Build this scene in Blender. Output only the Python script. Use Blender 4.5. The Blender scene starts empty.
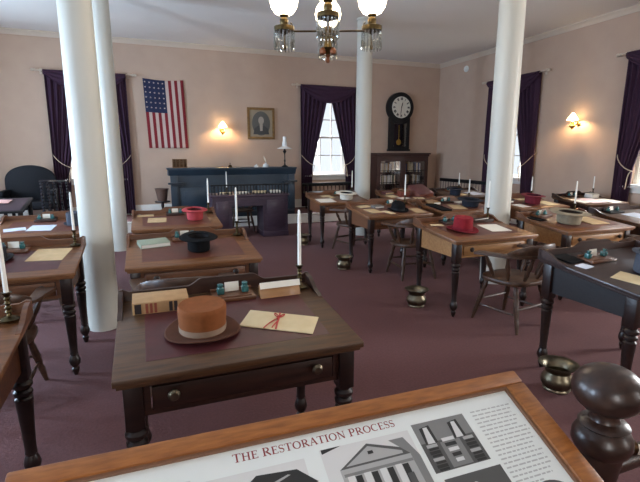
import bpy, bmesh, math, random
from mathutils import Matrix, Vector
random.seed(7)
PI = math.pi
SC = bpy.context.scene
COL = SC.collection

# ------------------------------------------------------------------ camera, world, lights
cd = bpy.data.cameras.new('camera'); cam = bpy.data.objects.new('camera', cd); COL.objects.link(cam)
cam.location = (0, 0, 1.6)
cam.rotation_euler = (PI/2 - 0.1904, 0, -0.3674)
cd.sensor_width = 36; cd.lens = 450/640*36; cd.clip_start = .02
SC.camera = cam
SC.view_settings.view_transform = 'Standard'; SC.view_settings.look = 'None'
SC.view_settings.gamma = 1; SC.view_settings.exposure = 1.2
SC.cycles.max_bounces = 10; SC.cycles.diffuse_bounces = 6; SC.cycles.transparent_max_bounces = 24
SC.cycles.sample_clamp_indirect = 6
W = bpy.data.worlds.new('daylight'); SC.world = W; W.use_nodes = True
W.node_tree.nodes['Background'].inputs[0].default_value = (.9, .95, 1, 1)
W.node_tree.nodes['Background'].inputs[1].default_value = .52
YB, XR, XL, YF, ZC = 11.3, 8.0, -4.2, -2.6, 4.08      # the room: back, right, left, front walls and ceiling
def area(loc, rz, power, color=(.86, .93, 1), size=(1.1, 1.95)):
    # daylight standing in each window opening, shining into the room
    l = bpy.data.lights.new('window_daylight', 'AREA'); l.shape = 'RECTANGLE'; l.size, l.size_y = size
    l.energy = power; l.color = color
    o = bpy.data.objects.new('window_daylight', l); COL.objects.link(o)
    o.location = loc; o.rotation_euler = (-PI/2, 0, rz)
ZW = 2.04
WIN_Y = (8.40, 4.97, 1.54); WIN_X = (-1.04, 4.57); WIN_F = (-.8, 4.4)
def sky(win, out, power, color=(.95, .97, 1)):
    # a bright patch of sky high outside a window, shining down through it
    l = bpy.data.lights.new('sky_daylight', 'AREA'); l.shape = 'RECTANGLE'; l.size, l.size_y = 2.6, 2.2
    l.energy = power; l.color = color
    o = bpy.data.objects.new('sky_daylight', l); COL.objects.link(o)
    p = Vector((win[0]+out[0]*1.9, win[1]+out[1]*1.9, 4.75)); o.location = p
    o.rotation_euler = (Vector((win[0], win[1], ZW))-p).to_track_quat('-Z', 'Y').to_euler()
for x in WIN_X: sky((x, YB), (0, 1), 800)
for y in WIN_Y:
    if y > 2: sky((XR, y), (1, 0), 800, (1, .97, .93))
    else: area((XR+.34, y, ZW), -PI/2, 190, (1, .97, .93))
    area((XL-.34, y, ZW), PI/2, 200 if y > 2 else 120, (.62, .80, 1))
for x in WIN_F: area((x, YF-.34, ZW), PI, 45, (1, .96, .9))

# ------------------------------------------------------------------ materials
def lin(c): return tuple(((v/255)/12.92 if v/255 <= .04045 else ((v/255+.055)/1.055)**2.4) for v in c)+(1,)
MATS = {}
def mat(name, c, rough=.5, metal=0, c2=None, scale=8, stretch=(1, 1, 1), bump=0, detail=4, emit=0, coat=0, spec=.5):
    if name in MATS: return MATS[name]
    m = bpy.data.materials.new(name); m.use_nodes = True; MATS[name] = m
    nt = m.node_tree; b = nt.nodes['Principled BSDF']
    b.inputs['Roughness'].default_value = rough; b.inputs['Metallic'].default_value = metal
    b.inputs['Coat Weight'].default_value = coat; b.inputs['Specular IOR Level'].default_value = spec
    b.inputs['Base Color'].default_value = lin(c)
    if c2 or bump:
        tc = nt.nodes.new('ShaderNodeTexCoord'); mp = nt.nodes.new('ShaderNodeMapping'); mp.inputs['Scale'].default_value = stretch
        nz = nt.nodes.new('ShaderNodeTexNoise'); nz.inputs['Scale'].default_value = scale; nz.inputs['Detail'].default_value = detail
        nt.links.new(tc.outputs['Object'], mp.inputs[0]); nt.links.new(mp.outputs[0], nz.inputs['Vector'])
        if c2:
            r = nt.nodes.new('ShaderNodeValToRGB'); r.color_ramp.elements[0].position = .3; r.color_ramp.elements[1].position = .7
            r.color_ramp.elements[0].color = lin(c); r.color_ramp.elements[1].color = lin(c2)
            nt.links.new(nz.outputs['Fac'], r.inputs[0]); nt.links.new(r.outputs[0], b.inputs['Base Color'])
        if bump:
            bp = nt.nodes.new('ShaderNodeBump'); bp.inputs['Strength'].default_value = bump; bp.inputs['Distance'].default_value = .01
            nt.links.new(nz.outputs['Fac'], bp.inputs['Height']); nt.links.new(bp.outputs[0], b.inputs['Normal'])
    if emit:
        b.inputs['Emission Color'].default_value = lin(c); b.inputs['Emission Strength'].default_value = emit
    return m
def wood(name, c, c2, rough=.4, coat=.15): return mat(name, c, rough, 0, c2, 5, (1, 9, 9), .08, 6, 0, coat)
def glass(name, tint=(255, 255, 255), gloss=.1):
    m = bpy.data.materials.new(name); m.use_nodes = True; nt = m.node_tree; nt.nodes.clear()
    o = nt.nodes.new('ShaderNodeOutputMaterial'); x = nt.nodes.new('ShaderNodeMixShader'); x.inputs[0].default_value = gloss
    t = nt.nodes.new('ShaderNodeBsdfTransparent'); t.inputs[0].default_value = lin(tint)
    g = nt.nodes.new('ShaderNodeBsdfGlossy'); g.inputs['Roughness'].default_value = .03
    nt.links.new(t.outputs[0], x.inputs[1]); nt.links.new(g.outputs[0], x.inputs[2]); nt.links.new(x.outputs[0], o.inputs[0])
    MATS[name] = m; return m

WALL = mat('wall_plaster', (188, 163, 144), .9, 0, (183, 158, 139), 3)
CEIL = mat('ceiling_plaster', (226, 222, 216), .9)
TRIM = mat('trim_paint', (200, 184, 166), .6)
WHITE = mat('white_paint', (226, 224, 216), .5)
COLM = mat('column_paint', (198, 196, 185), .45)
CARPET = mat('carpet', (102, 66, 66), .95, 0, (92, 58, 59), 60, (1, 1, 1), .3)
OAK = wood('oak_top', (128, 82, 46), (96, 60, 34), .4, .08)
APRON_LIGHT = wood('light_oak', (168, 122, 76), (140, 98, 58), .4)
APRON_MID = wood('brown_oak', (112, 70, 42), (86, 52, 32), .4)
APRON_DARK = wood('dark_mahogany', (62, 34, 22), (38, 20, 14), .42, .05)
TOP_DARK = wood('mahogany_top', (94, 62, 34), (60, 40, 24), .42, .06)
TOP_BLACK = wood('blackened_top', (58, 42, 38), (46, 34, 32), .33, .1)
APRON_BLACK = wood('black_wood', (32, 24, 24), (22, 17, 18), .45, .05)
LEG = wood('dark_turned_wood', (40, 22, 17), (25, 14, 11), .36, .05)
CHAIRW = wood('chair_wood', (82, 54, 35), (52, 33, 22), .42, .06)
LEATHER = mat('maroon_leather', (82, 36, 38), .4, 0, (70, 32, 34), 14, (1, 1, 1), .1)
BROWNTOP = mat('brown_leather', (104, 56, 42), .4, 0, (92, 50, 38), 14, (1, 1, 1), .1)
BRASS = mat('brass', (150, 118, 62), .35, 1)
OLDBRASS = mat('old_brass', (138, 129, 108), .36, 1, (104, 97, 82), 20)
BRONZE = mat('bronze', (78, 58, 40), .4, 1)
WAX = mat('candle_wax', (236, 234, 226), .5)
PAPER = mat('paper', (232, 228, 216), .8)
PAPER_B = mat('bluish_paper', (206, 214, 228), .8)
TAN = mat('tan_paper', (205, 178, 136), .85, 0, (190, 162, 120), 12)
CREAM = mat('cream_paper', (224, 206, 166), .85, 0, (214, 194, 152), 12)
BLACK = mat('black_lacquer', (16, 15, 18), .5, spec=.3)
FELT_BLACK = mat('black_felt', (15, 15, 17), .9, spec=.15)
TEAL = mat('teal_glass', (52, 98, 98), .15, 0, None, emit=0, coat=.5)
PURPLE = mat('purple_velvet', (60, 30, 54), .9, 0, (48, 24, 44), 10, (8, 8, 1))
GOLDCORD = mat('tan_cord', (190, 170, 148), .8)
NAVY = mat('navy_panel_paint', (40, 56, 68), .4, 0, (32, 46, 58), 4)
NAVYD = mat('dark_navy_paint', (26, 36, 46), .4)
CLERK = wood('purple_brown_wood', (66, 48, 62), (48, 34, 46), .45)
BLACKLEATHER = mat('black_leather', (15, 16, 21), .65, spec=.25)
GLASS = glass('window_glass', (250, 252, 255), .06)
CRYSTAL = glass('crystal', (232, 234, 232), .22)

# ------------------------------------------------------------------ mesh building
class MB:
    def __init__(s): s.bm = bmesh.new(); s.mi = 0
    def _mark(s, n0):
        s.bm.faces.ensure_lookup_table()
        for f in s.bm.faces[n0:]: f.material_index = s.mi
    def box(s, c, d, bev=0, m=None):
        n0 = len(s.bm.faces); t = bmesh.new(); bmesh.ops.create_cube(t, size=1)
        for v in t.verts: v.co = Vector((v.co.x*d[0], v.co.y*d[1], v.co.z*d[2]))
        if bev: bmesh.ops.bevel(t, geom=t.edges[:], offset=min(bev, .45*min(d)), segments=2, profile=.5, affect='EDGES')
        for v in t.verts:
            v.co += Vector(c)
            if m: v.co = m @ v.co
        s.join(t); s._mark(n0); return s
    def span(s, a, b, bev=0):
        return s.box([(p+q)/2 for p, q in zip(a, b)], [abs(q-p) for p, q in zip(a, b)], bev)
    def join(s, t):
        mp = {v: s.bm.verts.new(v.co) for v in t.verts}
        for f in t.faces:
            try: s.bm.faces.new([mp[v] for v in f.verts])
            except ValueError: pass
        t.free()
    def prism(s, poly, axis, a, b, bev=0, m=None):
        # poly in the two other axes (in x,y,z order), extruded along axis from a to b
        n0 = len(s.bm.faces); t = bmesh.new()
        def P(p, q): v = list(p); v.insert(axis, q); return t.verts.new(v)
        A = [P(p, a) for p in poly]; B = [P(p, b) for p in poly]; n = len(poly)
        t.faces.new(A[::-1]); t.faces.new(B)
        for i in range(n): t.faces.new((A[i], A[(i+1) % n], B[(i+1) % n], B[i]))
        bmesh.ops.recalc_face_normals(t, faces=t.faces[:])
        if bev: bmesh.ops.bevel(t, geom=t.edges[:], offset=bev, segments=2, profile=.5, affect='EDGES')
        if m:
            for v in t.verts: v.co = m @ v.co
        s.join(t); s._mark(n0); return s
    def lathe(s, prof, n=20, c=(0, 0, 0), sx=1, sy=1, f=None, m=None, closed=False):
        n0 = len(s.bm.faces); rings = []
        def V(x, y, z):
            p = Vector((x*sx, y*sy, z))
            if f: p = f(p)
            p += Vector(c)
            if m: p = m @ p
            return s.bm.verts.new(p)
        for r, z in prof:
            if r < 1e-5: rings.append([V(0, 0, z)])
            else: rings.append([V(r*math.cos(2*PI*k/n), r*math.sin(2*PI*k/n), z) for k in range(n)])
        pairs = list(zip(rings, rings[1:]))
        if closed: pairs.append((rings[-1], rings[0]))
        for A, B in pairs:
            for k in range(n):
                q = (k+1) % n
                if len(A) == 1 and len(B) == 1: continue
                if len(A) == 1: s.bm.faces.new((A[0], B[q], B[k]))
                elif len(B) == 1: s.bm.faces.new((A[k], A[q], B[0]))
                else: s.bm.faces.new((A[k], A[q], B[q], B[k]))
        if not closed:
            if len(rings[0]) > 1: s.bm.faces.new(rings[0][::-1])
            if len(rings[-1]) > 1: s.bm.faces.new(rings[-1])
        s._mark(n0); return s
    def tube(s, pts, rad, n=8):
        n0 = len(s.bm.faces); pts = [Vector(p) for p in pts]; N = len(pts)
        if not hasattr(rad, '__len__'): rad = [rad]*N
        up = None; rings = []
        for i, p in enumerate(pts):
            d = (pts[min(i+1, N-1)]-pts[max(i-1, 0)]).normalized()
            if up is None: up = d.orthogonal().normalized()
            up = (up-d*up.dot(d)).normalized(); sd = d.cross(up)
            rings.append([s.bm.verts.new(p+(up*math.cos(2*PI*k/n)+sd*math.sin(2*PI*k/n))*rad[i]) for k in range(n)])
        for A, B in zip(rings, rings[1:]):
            for k in range(n): s.bm.faces.new((A[k], A[(k+1) % n], B[(k+1) % n], B[k]))
        s.bm.faces.new(rings[0][::-1]); s.bm.faces.new(rings[-1]); s._mark(n0); return s
    def sweep(s, pts, w, h):
        # flat strip section, width w across (horizontal), height h (up); values or lists
        n0 = len(s.bm.faces); pts = [Vector(p) for p in pts]; N = len(pts); rings = []
        for i, p in enumerate(pts):
            d = pts[min(i+1, N-1)]-pts[max(i-1, 0)]; d.z = 0; d.normalize(); sd = Vector((-d.y, d.x, 0))
            ww = w[i] if hasattr(w, '__len__') else w; hh = h[i] if hasattr(h, '__len__') else h
            q = []
            for a, b in ((-.5, -.35), (-.35, -.5), (.35, -.5), (.5, -.35), (.5, .35), (.35, .5), (-.35, .5), (-.5, .35)):
                q.append(s.bm.verts.new(p+sd*a*ww+Vector((0, 0, b*hh))))
            rings.append(q)
        for A, B in zip(rings, rings[1:]):
            for k in range(8): s.bm.faces.new((A[k], A[(k+1) % 8], B[(k+1) % 8], B[k]))
        s.bm.faces.new(rings[0][::-1]); s.bm.faces.new(rings[-1]); s._mark(n0); return s
    def sheet(s, fn, nu, nv, mi=None):
        n0 = len(s.bm.faces)
        g = [[s.bm.verts.new(fn(i/nu, j/nv)) for j in range(nv+1)] for i in range(nu+1)]
        for i in range(nu):
            for j in range(nv):
                f = s.bm.faces.new((g[i][j], g[i+1][j], g[i+1][j+1], g[i][j+1])); f.material_index = mi(i, j) if mi else s.mi
        return s
    def mesh(s, name, mats, angle=35):
        bmesh.ops.recalc_face_normals(s.bm, faces=s.bm.faces[:])
        me = bpy.data.meshes.new(name); s.bm.to_mesh(me); s.bm.free()
        for m in (mats if isinstance(mats, (list, tuple)) else [mats]): me.materials.append(m)
        me.shade_smooth(); me.set_sharp_from_angle(angle=math.radians(angle))
        return me
CACHE = {}
def put(name, mb, m, parent=None, loc=None, rot=None, key=None):
    """one mesh object; mb is an MB or a function building one (its mesh is shared when key is given)"""
    if key is not None and key in CACHE: me = CACHE[key]
    else:
        b = mb() if callable(mb) else mb
        me = b.mesh(name, m)
        if key is not None: CACHE[key] = me
    o = bpy.data.objects.new(name, me); COL.objects.link(o)
    if parent: o.parent = parent
    if loc: o.location = loc
    if rot: o.rotation_euler = rot
    return o
def tag(o, label, cat, group=None, kind=None):
    o['label'] = label; o['category'] = cat
    if group: o['group'] = group
    if kind: o['kind'] = kind
    return o
def thing(name, label, cat, loc=(0, 0, 0), rot=(0, 0, 0), group=None):
    o = bpy.data.objects.new(name, None); COL.objects.link(o); o.location = loc
    o.rotation_euler = rot; o.empty_display_size = .1
    return tag(o, label, cat, group)
def struct(name, mb, m):
    o = put(name, mb, m); o['kind'] = 'structure'; return o
def solid(o, t, off=0):
    md = o.modifiers.new('thickness', 'SOLIDIFY'); md.thickness = t; md.offset = off; return o
def bez(a, b, c, d, n=10):
    a, b, c, d = map(Vector, (a, b, c, d)); out = []
    for i in range(n+1):
        t = i/n; out.append(a*(1-t)**3+b*3*t*(1-t)**2+c*3*t*t*(1-t)+d*t**3)
    return out

# ------------------------------------------------------------------ room
ZS0, ZS1, WHW = 1.05, 3.03, .56
def wall_with_windows(axis, const, sign, a0, a1, centres):
    """wall slab 0.3 m thick with an opening at each centre"""
    b = MB()
    def seg(u0, u1, z0, z1):
        lo, hi = sorted((const, const+sign*.3))
        if axis == 0: b.span((u0, lo, z0), (u1, hi, z1))
        else: b.span((lo, u0, z0), (hi, u1, z1))
    u = a0
    for c in sorted(centres):
        seg(u, c-WHW, 0, ZC); seg(c-WHW, c+WHW, 0, ZS0); seg(c-WHW, c+WHW, ZS1, ZC); u = c+WHW
    seg(u, a1, 0, ZC); return b
struct('floor', MB().span((XL-.3, YF-.3, -.1), (XR+.3, YB+.3, 0)), CARPET)
struct('ceiling', MB().span((XL-.3, YF-.3, ZC), (XR+.3, YB+.3, ZC+.1)), CEIL)
struct('wall_back', wall_with_windows(0, YB, 1, XL-.3, XR+.3, WIN_X), WALL)
struct('wall_right', wall_with_windows(1, XR, 1, YF-.3, YB, WIN_Y), WALL)
struct('wall_left', wall_with_windows(1, XL, -1, YF-.3, YB, WIN_Y), WALL)
struct('wall_front', wall_with_windows(0, YF, -1, XL, XR, WIN_F), WALL)
corn = [(0, 0), (0, -.10), (-.018, -.10), (-.024, -.08), (-.045, -.055), (-.065, -.03), (-.08, -.025), (-.08, 0)]
struct('trim_1', MB().prism([(YB+a, ZC+z) for a, z in corn], 0, XL, XR), TRIM)
struct('trim_2', MB().prism([(XR+a, ZC+z) for a, z in corn], 1, YF, YB), TRIM)
struct('trim_3', MB().prism([(XL-a, ZC+z) for a, z in corn], 1, YF, YB), TRIM)
PZ, PX1, PY0 = .22, 5.62, 10.02
struct('platform', MB().span((XL, PY0+.02, 0), (PX1-.02, YB, PZ)), CARPET)
struct('trim_4', MB().span((XL, PY0, 0), (PX1, PY0+.02, PZ-.02)).span((XL, PY0-.02, PZ-.03), (PX1, PY0+.02, PZ+.004), .006).span((PX1-.02, PY0+.02, 0), (PX1, YB, PZ)), WHITE)
struct('baseboard_back', MB().span((XL, YB-.025, PZ), (PX1, YB, PZ+.22), .008).span((PX1, YB-.025, 0), (XR, YB, .22), .008), WHITE)
struct('baseboard_right', MB().span((XR-.025, YF, 0), (XR, YB-.025, .22), .008), WHITE)
struct('baseboard_left', MB().span((XL, YF, 0), (XL+.025, PY0, .22), .008), WHITE)
struct('ground', MB().span((-14, -12, -.3), (18, 22, -.12)), mat('outside_ground', (150, 150, 140), .9))

def window(n, loc, rz):
    r = bpy.data.objects.new('window_%d' % n, None); COL.objects.link(r); r.location = loc; r.rotation_euler = (0, 0, rz); r['kind'] = 'structure'
    def fr():
        b = MB()
        for s in (-1, 1):
            b.box((s*(WHW+.05), -.012, (ZS0+ZS1)/2), (.1, .03, ZS1-ZS0), .006)
            b.box((s*(WHW-.03), .16, (ZS0+ZS1)/2), (.06, .10, ZS1-ZS0))
        b.box((0, -.012, ZS1+.06), (2*WHW+.22, .035, .12), .006)
        b.box((0, .08, ZS0+.015), (2*WHW, .3, .03)); b.box((0, -.03, ZS0-.01), (2*WHW+.24, .10, .035), .008)
        b.box((0, -.01, ZS0-.075), (2*WHW+.18, .022, .09), .005)
        b.box((0, .16, ZS1-.03), (2*WHW, .1, .06))
        return b
    put('window_frame', fr, WHITE, r, key='winframe')
    zm = (ZS0+ZS1)/2
    for k, (z0, z1, y) in enumerate(((ZS0+.03, zm+.02, .15), (zm-.02, ZS1-.06, .18))):
        def sash():
            b = MB(); w = WHW-.06
            for s in (-1, 1): b.box((s*(w-.02), y, (z0+z1)/2), (.04, .035, z1-z0))
            for z in (z0+.022, z1-.022): b.box((0, y, z), (2*w-.08, .035, .045))
            for i in (1, 2): b.box((-w+2*w*i/3, y, (z0+z1)/2), (.026, .025, z1-z0-.08))
            b.box((0, y, (z0+z1)/2), (2*w-.08, .024, .026)); return b
        s = put('sash', sash, WHITE, r, key=('sash', k))
        put('window_pane', lambda: MB().box((0, y, (z0+z1)/2), (2*WHW-.2, .004, z1-z0-.06)), GLASS, s, key=('pane', k))
n = 1
for x in WIN_X: window(n, (x, YB, 0), 0); n += 1
for y in WIN_Y: window(n, (XR, y, 0), -PI/2); n += 1
for y in WIN_Y: window(n, (XL, y, 0), PI/2); n += 1
for x in WIN_F: window(n, (x, YF, 0), PI); n += 1

# ------------------------------------------------------------------ columns
def column(x, y, r, label):
    prof = [(.0, 0), (r*1.02, 0), (r*1.02, .02), (r*1.015, .5), (r, 1.6), (r*.98, 2.8), (r*.95, 4.05), (0, 4.05)]
    t = thing('column', label, 'column', (x, y, 0), group='white round columns')
    t['kind'] = 'structure'
    put('shaft', lambda: MB().lathe(prof, 48), COLM, t, key=('shaft', r))
    put('necking_ring', lambda: MB().lathe([(r*.9, 4.03), (r*1.02, 4.035), (r*1.07, 4.05), (r*1.02, 4.065), (r, 4.079), (r*.9, 4.079)], 36, closed=True), COLM, t, key=('necking', r))
column(-.45, 4.49, .134, 'thick white round column nearest on the left, beside the desk with tan sheet')
column(-.475, 8.22, .137, 'white round column farther back on the left, behind the near left column')
column(4.07, 4.42, .150, 'white round column on the right behind the red hat desk')
column(4.03, 8.12, .153, 'white round column in the middle, right of the back wall window')

# ------------------------------------------------------------------ curtains
def curtain(loc, rz, label, tie=1.35, zb=.25, w=.78):
    t = thing('curtain', label, 'curtain', loc, (0, 0, rz), 'purple swagged window curtains')
    zt = 3.30
    for s in (-1, 1):
        def f(u, v):
            z = zt+(zb-zt)*v; ztie = tie
            if z > ztie:
                q = (zt-z)/(zt-ztie); inner = .04-.06*(1-q)+(w-.36)*(q**1.05)
            else:
                q = (ztie-z)/(ztie-zb); inner = w-.32+.04*min(1, q*1.5)
            inner = max(-.02, inner); gather = max(0, 1-abs(z-ztie)/.5)
            uu = inner+(w-inner)*u
            vv = -.075-.028*math.sin(u*2*PI*6+v*2)-.012*math.sin(u*2*PI*13+1)-.03*gather*math.sin(PI*u)
            return Vector((s*uu, vv, z))
        solid(put('drape', MB().sheet(f, 56, 40), PURPLE, t), .006)
        hook = Vector((s*(w+.03), -.02, tie+.30))
        pts = bez(hook, (s*(w-.02), -.16, tie+.2), (s*(w-.16), -.19, tie), (s*(w-.36), -.15, tie-.04), 8)
        pts += bez(pts[-1], (s*(w-.34), -.2, tie-.02), (s*(w-.3), -.19, tie-.1), (s*(w-.28), -.17, tie-.35), 6)
        put('tieback_cord', MB().tube(pts, .009, 6), GOLDCORD, t)
    def val(u, v):
        x = (2*u-1)*(w+.01); drop = .09+.34*(1-(2*u-1)**2)
        z = zt+.02-drop*v
        y = -.125-.03*math.sin(PI*v)-.012*math.sin(v*2*PI*3+2*abs(2*u-1))
        return Vector((x, y, z))
    solid(put('valance', MB().sheet(val, 40, 18), PURPLE, t), .006)
    put('rod', MB().tube([(-w-.16, -.09, zt+.01), (w+.16, -.09, zt+.01)], .018, 10), TRIM, t)
    for s in (-1, 1):
        put('finial', MB().lathe([(0, -.05), (.028, -.03), (.03, 0), (.016, .02), (.03, .035), (.03, .045), (0, .05)], 10, m=Matrix.Translation((s*(w+.19), -.09, zt+.01)) @ Matrix.Rotation(-s*PI/2, 4, 'Y')), TRIM, t)
        put('bracket', MB().box((s*(w+.06), -.045, zt+.01), (.03, .09, .05), .005).box((s*(w+.06), -.008, zt-.0), (.05, .016, .12), .004), TRIM, t)
curtain((WIN_X[0], YB, 0), 0, 'dark purple curtain on the back wall left of the flag, behind the columns')
curtain((WIN_X[1], YB, 0), 0, 'dark purple swagged curtain at the back wall window right of the portrait')
curtain((XR, 8.40, 0), -PI/2, 'dark purple curtain on the right wall behind the right white column')
curtain((XR, 4.97, 0), -PI/2, 'dark purple curtain at the right edge of the photo, right of the wall lamp')

# ------------------------------------------------------------------ desks
SL = math.atan(.08/.7613); DZ = .785
K = .976
FRONTS = {}
def leg_prof():
    return [(0, 0), (.012, 0), (.020, .03), (.024, .05), (.016, .062), (.030, .085), (.034, .11), (.027, .14), (.021, .155), (.025, .165), (.022, .18),
            (.026, .30), (.033, .44), (.034, .455), (.026, .465), (.036, .478), (.036, .492), (.027, .503), (.038, .518), (.038, .532), (.028, .545), (.03, .56)]
def desk(key, x0, yf, label, w=1.04, top='oak', apron='mid', surf='brown', rz=0):
    x0 *= K; yf *= K; w = round(w*K, 4)
    d = .7613; hw = w/2; hd = d/2
    t = thing('writing_desk', label, 'desk', (x0+hw, yf+hd, 0), (0, 0, rz), 'wooden legislator desks in rows')
    FRONTS[key] = (x0, yf, w)
    tm = {'oak': OAK, 'dark': TOP_DARK, 'black': TOP_BLACK}[top]; am = {'light': APRON_LIGHT, 'mid': APRON_MID, 'dark': APRON_DARK, 'black': APRON_BLACK}[apron]
    sm = {'maroon': LEATHER, 'brown': BROWNTOP, 'none': None}[surf]
    put('desktop', lambda: MB().prism([(-hd, DZ-.028), (hd, DZ+.052), (hd, DZ+.08), (-hd, DZ)], 0, -hw, hw, .006)
        .prism([(-hd+.012, DZ-.044), (hd-.012, DZ+.036), (hd-.012, DZ+.056), (-hd+.012, DZ-.024)], 0, -hw+.012, hw-.012, .004), tm, t, key=('top', w, top))
    if sm:
        put('writing_surface', lambda: MB().prism([(-hd+.11, DZ+.0113-.004), (hd-.15, DZ+.0646-.004), (hd-.15, DZ+.0646+.0012), (-hd+.11, DZ+.0113+.0012)], 0, -hw+.12, hw-.12), sm, t, key=('surf', w, surf))
    z0 = .60
    def ap():
        b = MB(); i = .045
        for s in (-1, 1):
            b.prism([(-hd+i, z0), (hd-i, z0), (hd-i, DZ+.03), (-hd+i, DZ-.042)], 0, s*(hw-i-.02)-.01, s*(hw-i-.02)+.01)
        b.span((-hw+i, hd-i-.025, z0), (hw-i, hd-i-.003, DZ+.032))
        b.span((-hw+i, -hd+i+.004, DZ-.065), (hw-i, -hd+i+.024, DZ-.042)); b.span((-hw+i, -hd+i+.004, z0), (hw-i, -hd+i+.024, z0+.02))
        for s in (-1, 1): b.span((s*(hw-i), -hd+i+.004, z0+.02), (s*(hw-.13), -hd+i+.024, DZ-.065))
        return b
    put('apron', ap, am, t, key=('apron', w, apron))
    dr = put('drawer', lambda: MB().span((-hw+.135, -hd+.042, z0+.023), (hw-.135, -hd+.062, DZ-.068), .004).span((-hw+.2, -hd+.06, z0+.03), (hw-.2, hd-.2, z0+.09)), am, t, key=('drawer', w, apron))
    for s in (-1, 1):
        put('knob', lambda: MB().lathe([(.008, 0), (.008, .012), (.019, .02), (.019, .028), (.012, .036), (0, .038)], 14, sx=1.25, sy=1.25, m=Matrix.Rotation(PI/2, 4, 'X')), LEG if apron != 'dark' else OLDBRASS, dr,
            (s*(hw-.215), -hd+.043, .682), key=('knob', apron == 'dark'))
    for sx in (-1, 1):
        for sy in (-1, 1):
            top_z = DZ-.043 if sy < 0 else DZ+.03
            put('leg', lambda: MB().lathe(leg_prof(), 18, sx=1.15, sy=1.15).box((0, 0, (.555+top_z)/2), (.072, .072, top_z-.555), .004), LEG, t, (sx*(hw-.068), sy*(hd-.068), 0), key=('leg', sy))
    zb = DZ+.078
    def gal():
        b = MB(); pts = [(-hw, zb-.01), (-hw, zb+.055)]
        def og(xa, xb, za, zb_):
            return [(xa+(xb-xa)*k/8, za+(zb_-za)*(.5-.5*math.cos(PI*k/8))) for k in range(9)]
        pts += [(-hw+.02, zb+.06), (-hw+.05, zb+.045)]
        pts += og(-.17*w, -.09*w, zb+.045, zb+.082) + og(.17*w, .25*w, zb+.082, zb+.045)
        pts += [(hw-.05, zb+.045), (hw-.02, zb+.06), (hw, zb+.055), (hw, zb-.01)]
        b.prism(pts, 1, hd-.028, hd-.006)
        for s in (-1, 1):
            q = [(hd-.02, zb-.01), (hd-.02, zb+.055)] + [(hd-.05-.17*k/8, zb+.05-(.046+.0103*.17/.1*.9)*(.5-.5*math.cos(PI*k/8))) for k in range(9)] + [(hd-.25, zb-.022), (hd-.25, zb-.034)]
            a = s*(hw-.011); b.prism(q, 0, a-.011, a+.011)
        return b
    put('gallery', gal, APRON_DARK if top != 'oak' else APRON_MID, t, key=('gal', w, top))
    return t
def onz(key, y): return DZ+(y-FRONTS[key][1])*.08/.7613
LIFT = .0018
def rest(key, x, y, rz=0, h=0):
    """location and rotation of something lying on a desk's slanting top"""
    x *= K; y *= K
    e = (Matrix.Rotation(SL, 3, 'X') @ Matrix.Rotation(rz, 3, 'Z')).to_euler()
    return dict(loc=(x, y, onz(key, y)+LIFT+h), rot=e)

desk('A', -.172, 1.72, 'dark mahogany desk in the foreground with the brown hat on it', 1.05, 'dark', 'dark', 'maroon')
desk('B', -.19, 3.55, 'brown desk with the upturned black hat, directly behind the foreground desk', 1.05, 'oak', 'mid', 'brown')
desk('C', -.19, 5.40, 'small brown desk with the pink upturned hat, in front of the dark blue rostrum', 1.02, 'oak', 'mid', 'brown')
desk('D', -1.57, 3.55, 'brown desk with a tan sheet, left of the thick near column', 1.05, 'oak', 'mid', 'maroon')
desk('E', -1.57, 5.40, 'desk with white papers and grey hat behind the tan sheet desk', 1.05, 'oak', 'mid', 'brown')
desk('F', -1.61, 1.70, 'brown desk cut off by the bottom left edge of the photo', 1.05, 'oak', 'mid', 'none')
desk('R5', 2.735, 1.735, 'dark desk at the right edge with inkstand, papers and grey hat', 1.05, 'black', 'black', 'none')
desk('R1', 2.79, 3.55, 'light oak desk carrying the red top hat', 1.06, 'oak', 'light', 'brown')
desk('R2', 2.79, 5.40, 'brown desk carrying the black bowler hat', 1.04, 'oak', 'mid', 'brown')
desk('R3', 2.79, 7.25, 'desk with white upturned hat in front of the back window', 1.0, 'oak', 'mid', 'none')
desk('R4', 4.27, 3.55, 'light oak desk carrying the large beige upturned hat', 1.08, 'oak', 'light', 'brown')
desk('R9', 4.02, 5.40, 'desk with dark upturned hat just left of the right column', 1.04, 'oak', 'mid', 'brown')
desk('R8', 5.54, 3.55, 'dark edged desk with glass inkwells at right edge behind beige hat desk', 1.04, 'dark', 'dark', 'none')
desk('R6', 5.44, 5.40, 'desk carrying the maroon upturned hat right of the right column', 1.04, 'oak', 'mid', 'brown')
desk('R7', 6.92, 5.40, 'dark desk covered in papers against the right wall under the lamp', .98, 'dark', 'dark', 'none')
desk('S4', 4.27, 7.25, 'far cluttered desk with red box in front of the glazed bookcase', 1.04, 'oak', 'mid', 'brown')
desk('S5', 5.60, 7.25, 'far desk near the right wall bench, half hidden by the right column', 1.04, 'dark', 'mid', 'none')

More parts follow.
